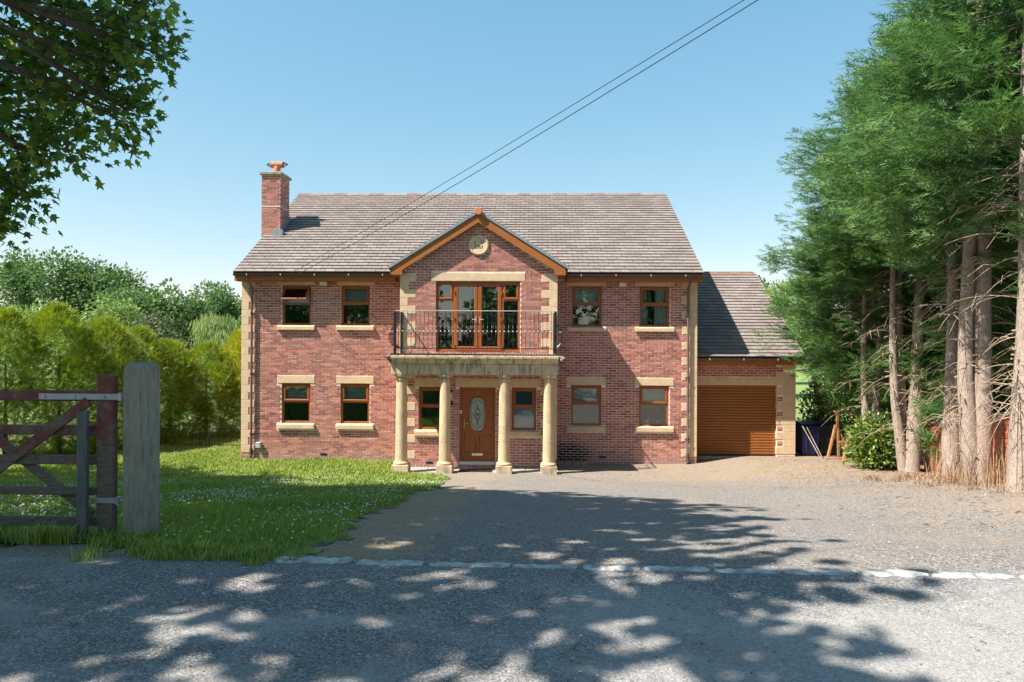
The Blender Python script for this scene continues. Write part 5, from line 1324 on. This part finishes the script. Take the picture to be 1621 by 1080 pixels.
tufts([(x, y, .5) for x, y in zip(rng.uniform(7.6, 9.6, 40), rng.uniform(-11, -6.3, 40))], 'dead_ground_cover', 'brown dead ground cover under the cypresses', 'litter', (.05, .18), 60, .12, .9, 'dead plants')

# ------------------------------------------------------------------ gate and posts
gy = -14.6; gz = float(g(-2.5, gy))
post = MB(); s_ = .112
prof = [(1.0, -.3), (1.0, 1.47), (.93, 1.52), (.78, 1.548), (.5, 1.56)]
vs = []
for k, zz in prof: vs += [(a * s_ * k, b * s_ * k, zz) for a, b in ((-1,-.94),(-.94,-1),(.94,-1),(1,-.94),(1,.94),(.94,1),(-.94,1),(-1,.94))]
fs_ = [(i*8+j, i*8+(j+1)%8, (i+1)*8+(j+1)%8, (i+1)*8+j) for i in range(4) for j in range(8)] + [tuple(range(32, 40))]
post.add(vs, fs_); me = post.mesh('gate_post', M['post']); me.transform(Matrix.Translation((-2.348, gy, gz)) @ Matrix.Rotation(R(-22), 4, 'Z') @ Matrix.Diagonal((.93, .93, 1, 1)))
tag(put('gate_post', me), 'thick weathered grey gate post with rounded top', 'post')
gate = thing('field_gate', (-2.65, gy, gz + .05), 'worn red-painted five-bar wooden gate with diagonal braces', 'gate')
tilt = .0
for z0, z1 in ((3.054, 3.15), (2.758, 2.843), (2.497, 2.578), (2.228, 2.30), (1.96, 2.04)): MB().bbox(-5.6, -2.72, gy - .018, gy + .018, z0, z1, .006).build('rail', M['gate'], gate)
MB().bbox(-2.735, -2.575, gy - .035, gy + .035, 1.89, 3.285, .012).build('stile', M['gate'], gate)
MB().bbox(-5.72, -5.60, gy - .035, gy + .035, 1.89, 3.285, .012).build('stile', M['gate'], gate)
MB().bar((-2.80, gy - .034, 3.06), (-4.1, gy - .034, 2.09), .03, .085, (0, 0, 1)).build('brace', M['gate'], gate)
MB().bar((-4.2, gy + .034, 3.12), (-2.80, gy + .034, 2.045), .03, .08, (0, 0, 1)).build('brace', M['gate'], gate)
hg = MB().bbox(-3.24, -2.50, gy - .047, gy - .037, 3.07, 3.125, .003); hg.tube([(-2.51, gy - .042, 3.065), (-2.51, gy - .042, 3.13)], .022, 8).tube([(-2.51, gy - .042, 3.10), (-2.40, gy - .03, 3.10)], .012, 6)
ho = hg.build('strap_hinge', M['galv'], gate)
for X in (-3.19, -2.92, -2.66): MB().tube([(X, gy - .056, 3.098), (X, gy - .0475, 3.098)], .016, 8).build('bolt', M['galv'], ho)
MB().bbox(-2.76, -2.53, gy - .045, gy - .036, 2.165, 2.215, .003).tube([(-2.53, gy - .04, 2.155), (-2.53, gy - .04, 2.225)], .02, 8).tube([(-2.53, gy - .04, 2.19), (-2.42, gy - .02, 2.195)], .011, 6).build('lower_hinge', M['galv'], gate)
tag(MB().bbox(-2.86, -2.775, gy - .11, gy - .055, 1.6, 2.975, .008).build('wooden_stake', M['stake']), 'thin grey wooden stake driven in beside the gate stile', 'stake')
lf = MB(); lf.add([(0, 0, .005), (.05, .02, .02), (.10, 0, .012), (.07, -.03, .03), (.10, -.06, .01), (.04, -.05, .02), (0, -.07, .004), (.01, -.03, .015)], [(0,1,7),(1,2,3),(1,3,7),(3,4,5),(3,5,7),(5,6,7)])
lo = lf.build('fallen_leaf', M['dleaf']); lo.location = (-2.52, -15.0, float(g(-2.5, -15.)) + .012); tag(lo, 'single brown fallen leaf on the gravel below the gate', 'leaf')

# low iron fence between hedge and house
fen = thing('iron_fence', (-9.6, 2.45, 0), 'low black iron fence between the hedge and the house', 'fence')
for zz in (.06, .70): MB().box(-11.7, -7.65, 2.44, 2.46, zz, zz + .018).build('fence_rail', M['iron'], fen)
bar_me = MB().tube([(0, 0, 0), (0, 0, .78)], .006, 5).mesh('fence_bar', M['iron'])
for X in np.arange(-11.65, -7.66, .115): put('fence_bar', bar_me, fen, (X, 2.45, 0))
for X in (-11.7, -9.7, -7.7): MB().bbox(X - .015, X + .015, 2.435, 2.465, -.1, .82, .003).build('fence_post', M['iron'], fen)

# ------------------------------------------------------------------ bins, timber frame, pallet
def wheelie(x, y, mat, label, w=.58, d=.7, h=1.05):
    z = float(g(x, y)); t = thing('wheelie_bin', (x, y, z), label, 'bin', 'wheelie bins beside the garage')
    b = MB(); a0, a1 = w * .40, w * .5
    b.add([(x - a0, y - d*.36, z + .06), (x + a0, y - d*.36, z + .06), (x + a0, y + d*.42, z + .06), (x - a0, y + d*.42, z + .06), (x - a1, y - d*.5, z + h*.9), (x + a1, y - d*.5, z + h*.9), (x + a1, y + d*.45, z + h*.93), (x - a1, y + d*.45, z + h*.93)], [(0,3,2,1),(4,5,6,7),(0,1,5,4),(1,2,6,5),(2,3,7,6),(3,0,4,7)])
    for k in (-.55, .55): b.bbox(x + k*a0 - .03, x + k*a0 + .03, y - d*.46, y - d*.36, z + .15, z + h*.8, .008)
    b.bbox(x - a1 - .015, x + a1 + .015, y - d*.53, y + d*.47, z + h*.86, z + h*.915, .01); b.build('body', M[mat], t)
    l = MB(); l.prism([(y - d*.56, z + h*.93), (y - d*.54, z + h*.965), (y - d*.1, z + h), (y + d*.48, z + h*.99), (y + d*.48, z + h*.935)], 'x', x - a1 - .02, x + a1 + .02); l.build('lid', M[mat], t)
    for s in (-1, 1): MB().tube([(x + s*(a1 - .06), y + d*.46, z + .1), (x + s*(a1 - .005), y + d*.46, z + .1)], .1, 14).build('wheel', M['black'], t)
    MB().tube([(x - a1*.7, y + d*.55, z + h*.95), (x + a1*.7, y + d*.55, z + h*.95)], .018, 8).build('handle', M[mat], t)
wheelie(9.66, 1.25, 'binb', 'dark blue wheelie bin against the garage corner'); wheelie(10.3, 1.45, 'bing', 'dark grey wheelie bin right of the blue bin')
fz = float(g(9.9, -.35)); fr = thing('timber_frame', (9.9, -.35, fz), 'leaning A-shaped frame of orange sawn timber beside the bins', 'frame')
for a, b in (((9.62, -.35, fz), (9.86, -.33, fz + 1.0)), ((9.86, -.42, fz + 1.4), (9.96, -.30, fz)), ((9.90, -.33, fz + .95), (10.16, -.36, fz + .35)), ((9.84, -.28, fz + 1.38), (10.55, -.20, fz + 1.36)), ((9.94, -.38, fz + .52), (10.14, -.38, fz + .46)), ((9.55, -.45, fz + .05), (10.05, -.55, fz + .05)), ((10.52, -.2, fz + 1.36), (10.56, -.25, fz))):
    MB().bar(a, b, .05, .085, (0, 1, .05)).build('timber', M['timber'], fr)
pz = float(g(9.95, -1.)); pa = thing('wooden_pallet', (9.95, -1., pz), 'broken orange pallet leaning beside the leafy shrub', 'pallet')
for i in range(4): MB().bar((9.84 + .02 * i, -1.06 + .03 * i, pz + .12 + .15 * i), (10.36, -.85 + .03 * i, pz + .16 + .15 * i), .02, .085, (0, .3, 1)).build('slat', M['timber'], pa)
MB().bar((9.74, -1.12, pz), (9.92, -.98, pz + .62), .06, .09, (0, 1, 0)).build('bearer', M['timber'], pa); MB().bar((10.3, -.9, pz), (10.34, -.78, pz + .55), .05, .08, (0, 1, 0)).build('bearer', M['timber'], pa)
for i, (a, b) in enumerate((((9.5, -.2, float(g(9.5, -.2))), (9.36, .9, 1.1)), ((9.58, -.15, float(g(9.58, -.15))), (9.5, .88, 1.05)))):
    tag(MB().tube([a, b], .012, 6).build('garden_cane', M['twig']), ['left one of two thin canes leaning on the blue bin', 'right one of two thin canes leaning on the blue bin'][i], 'cane', 'canes leaning on the bin')
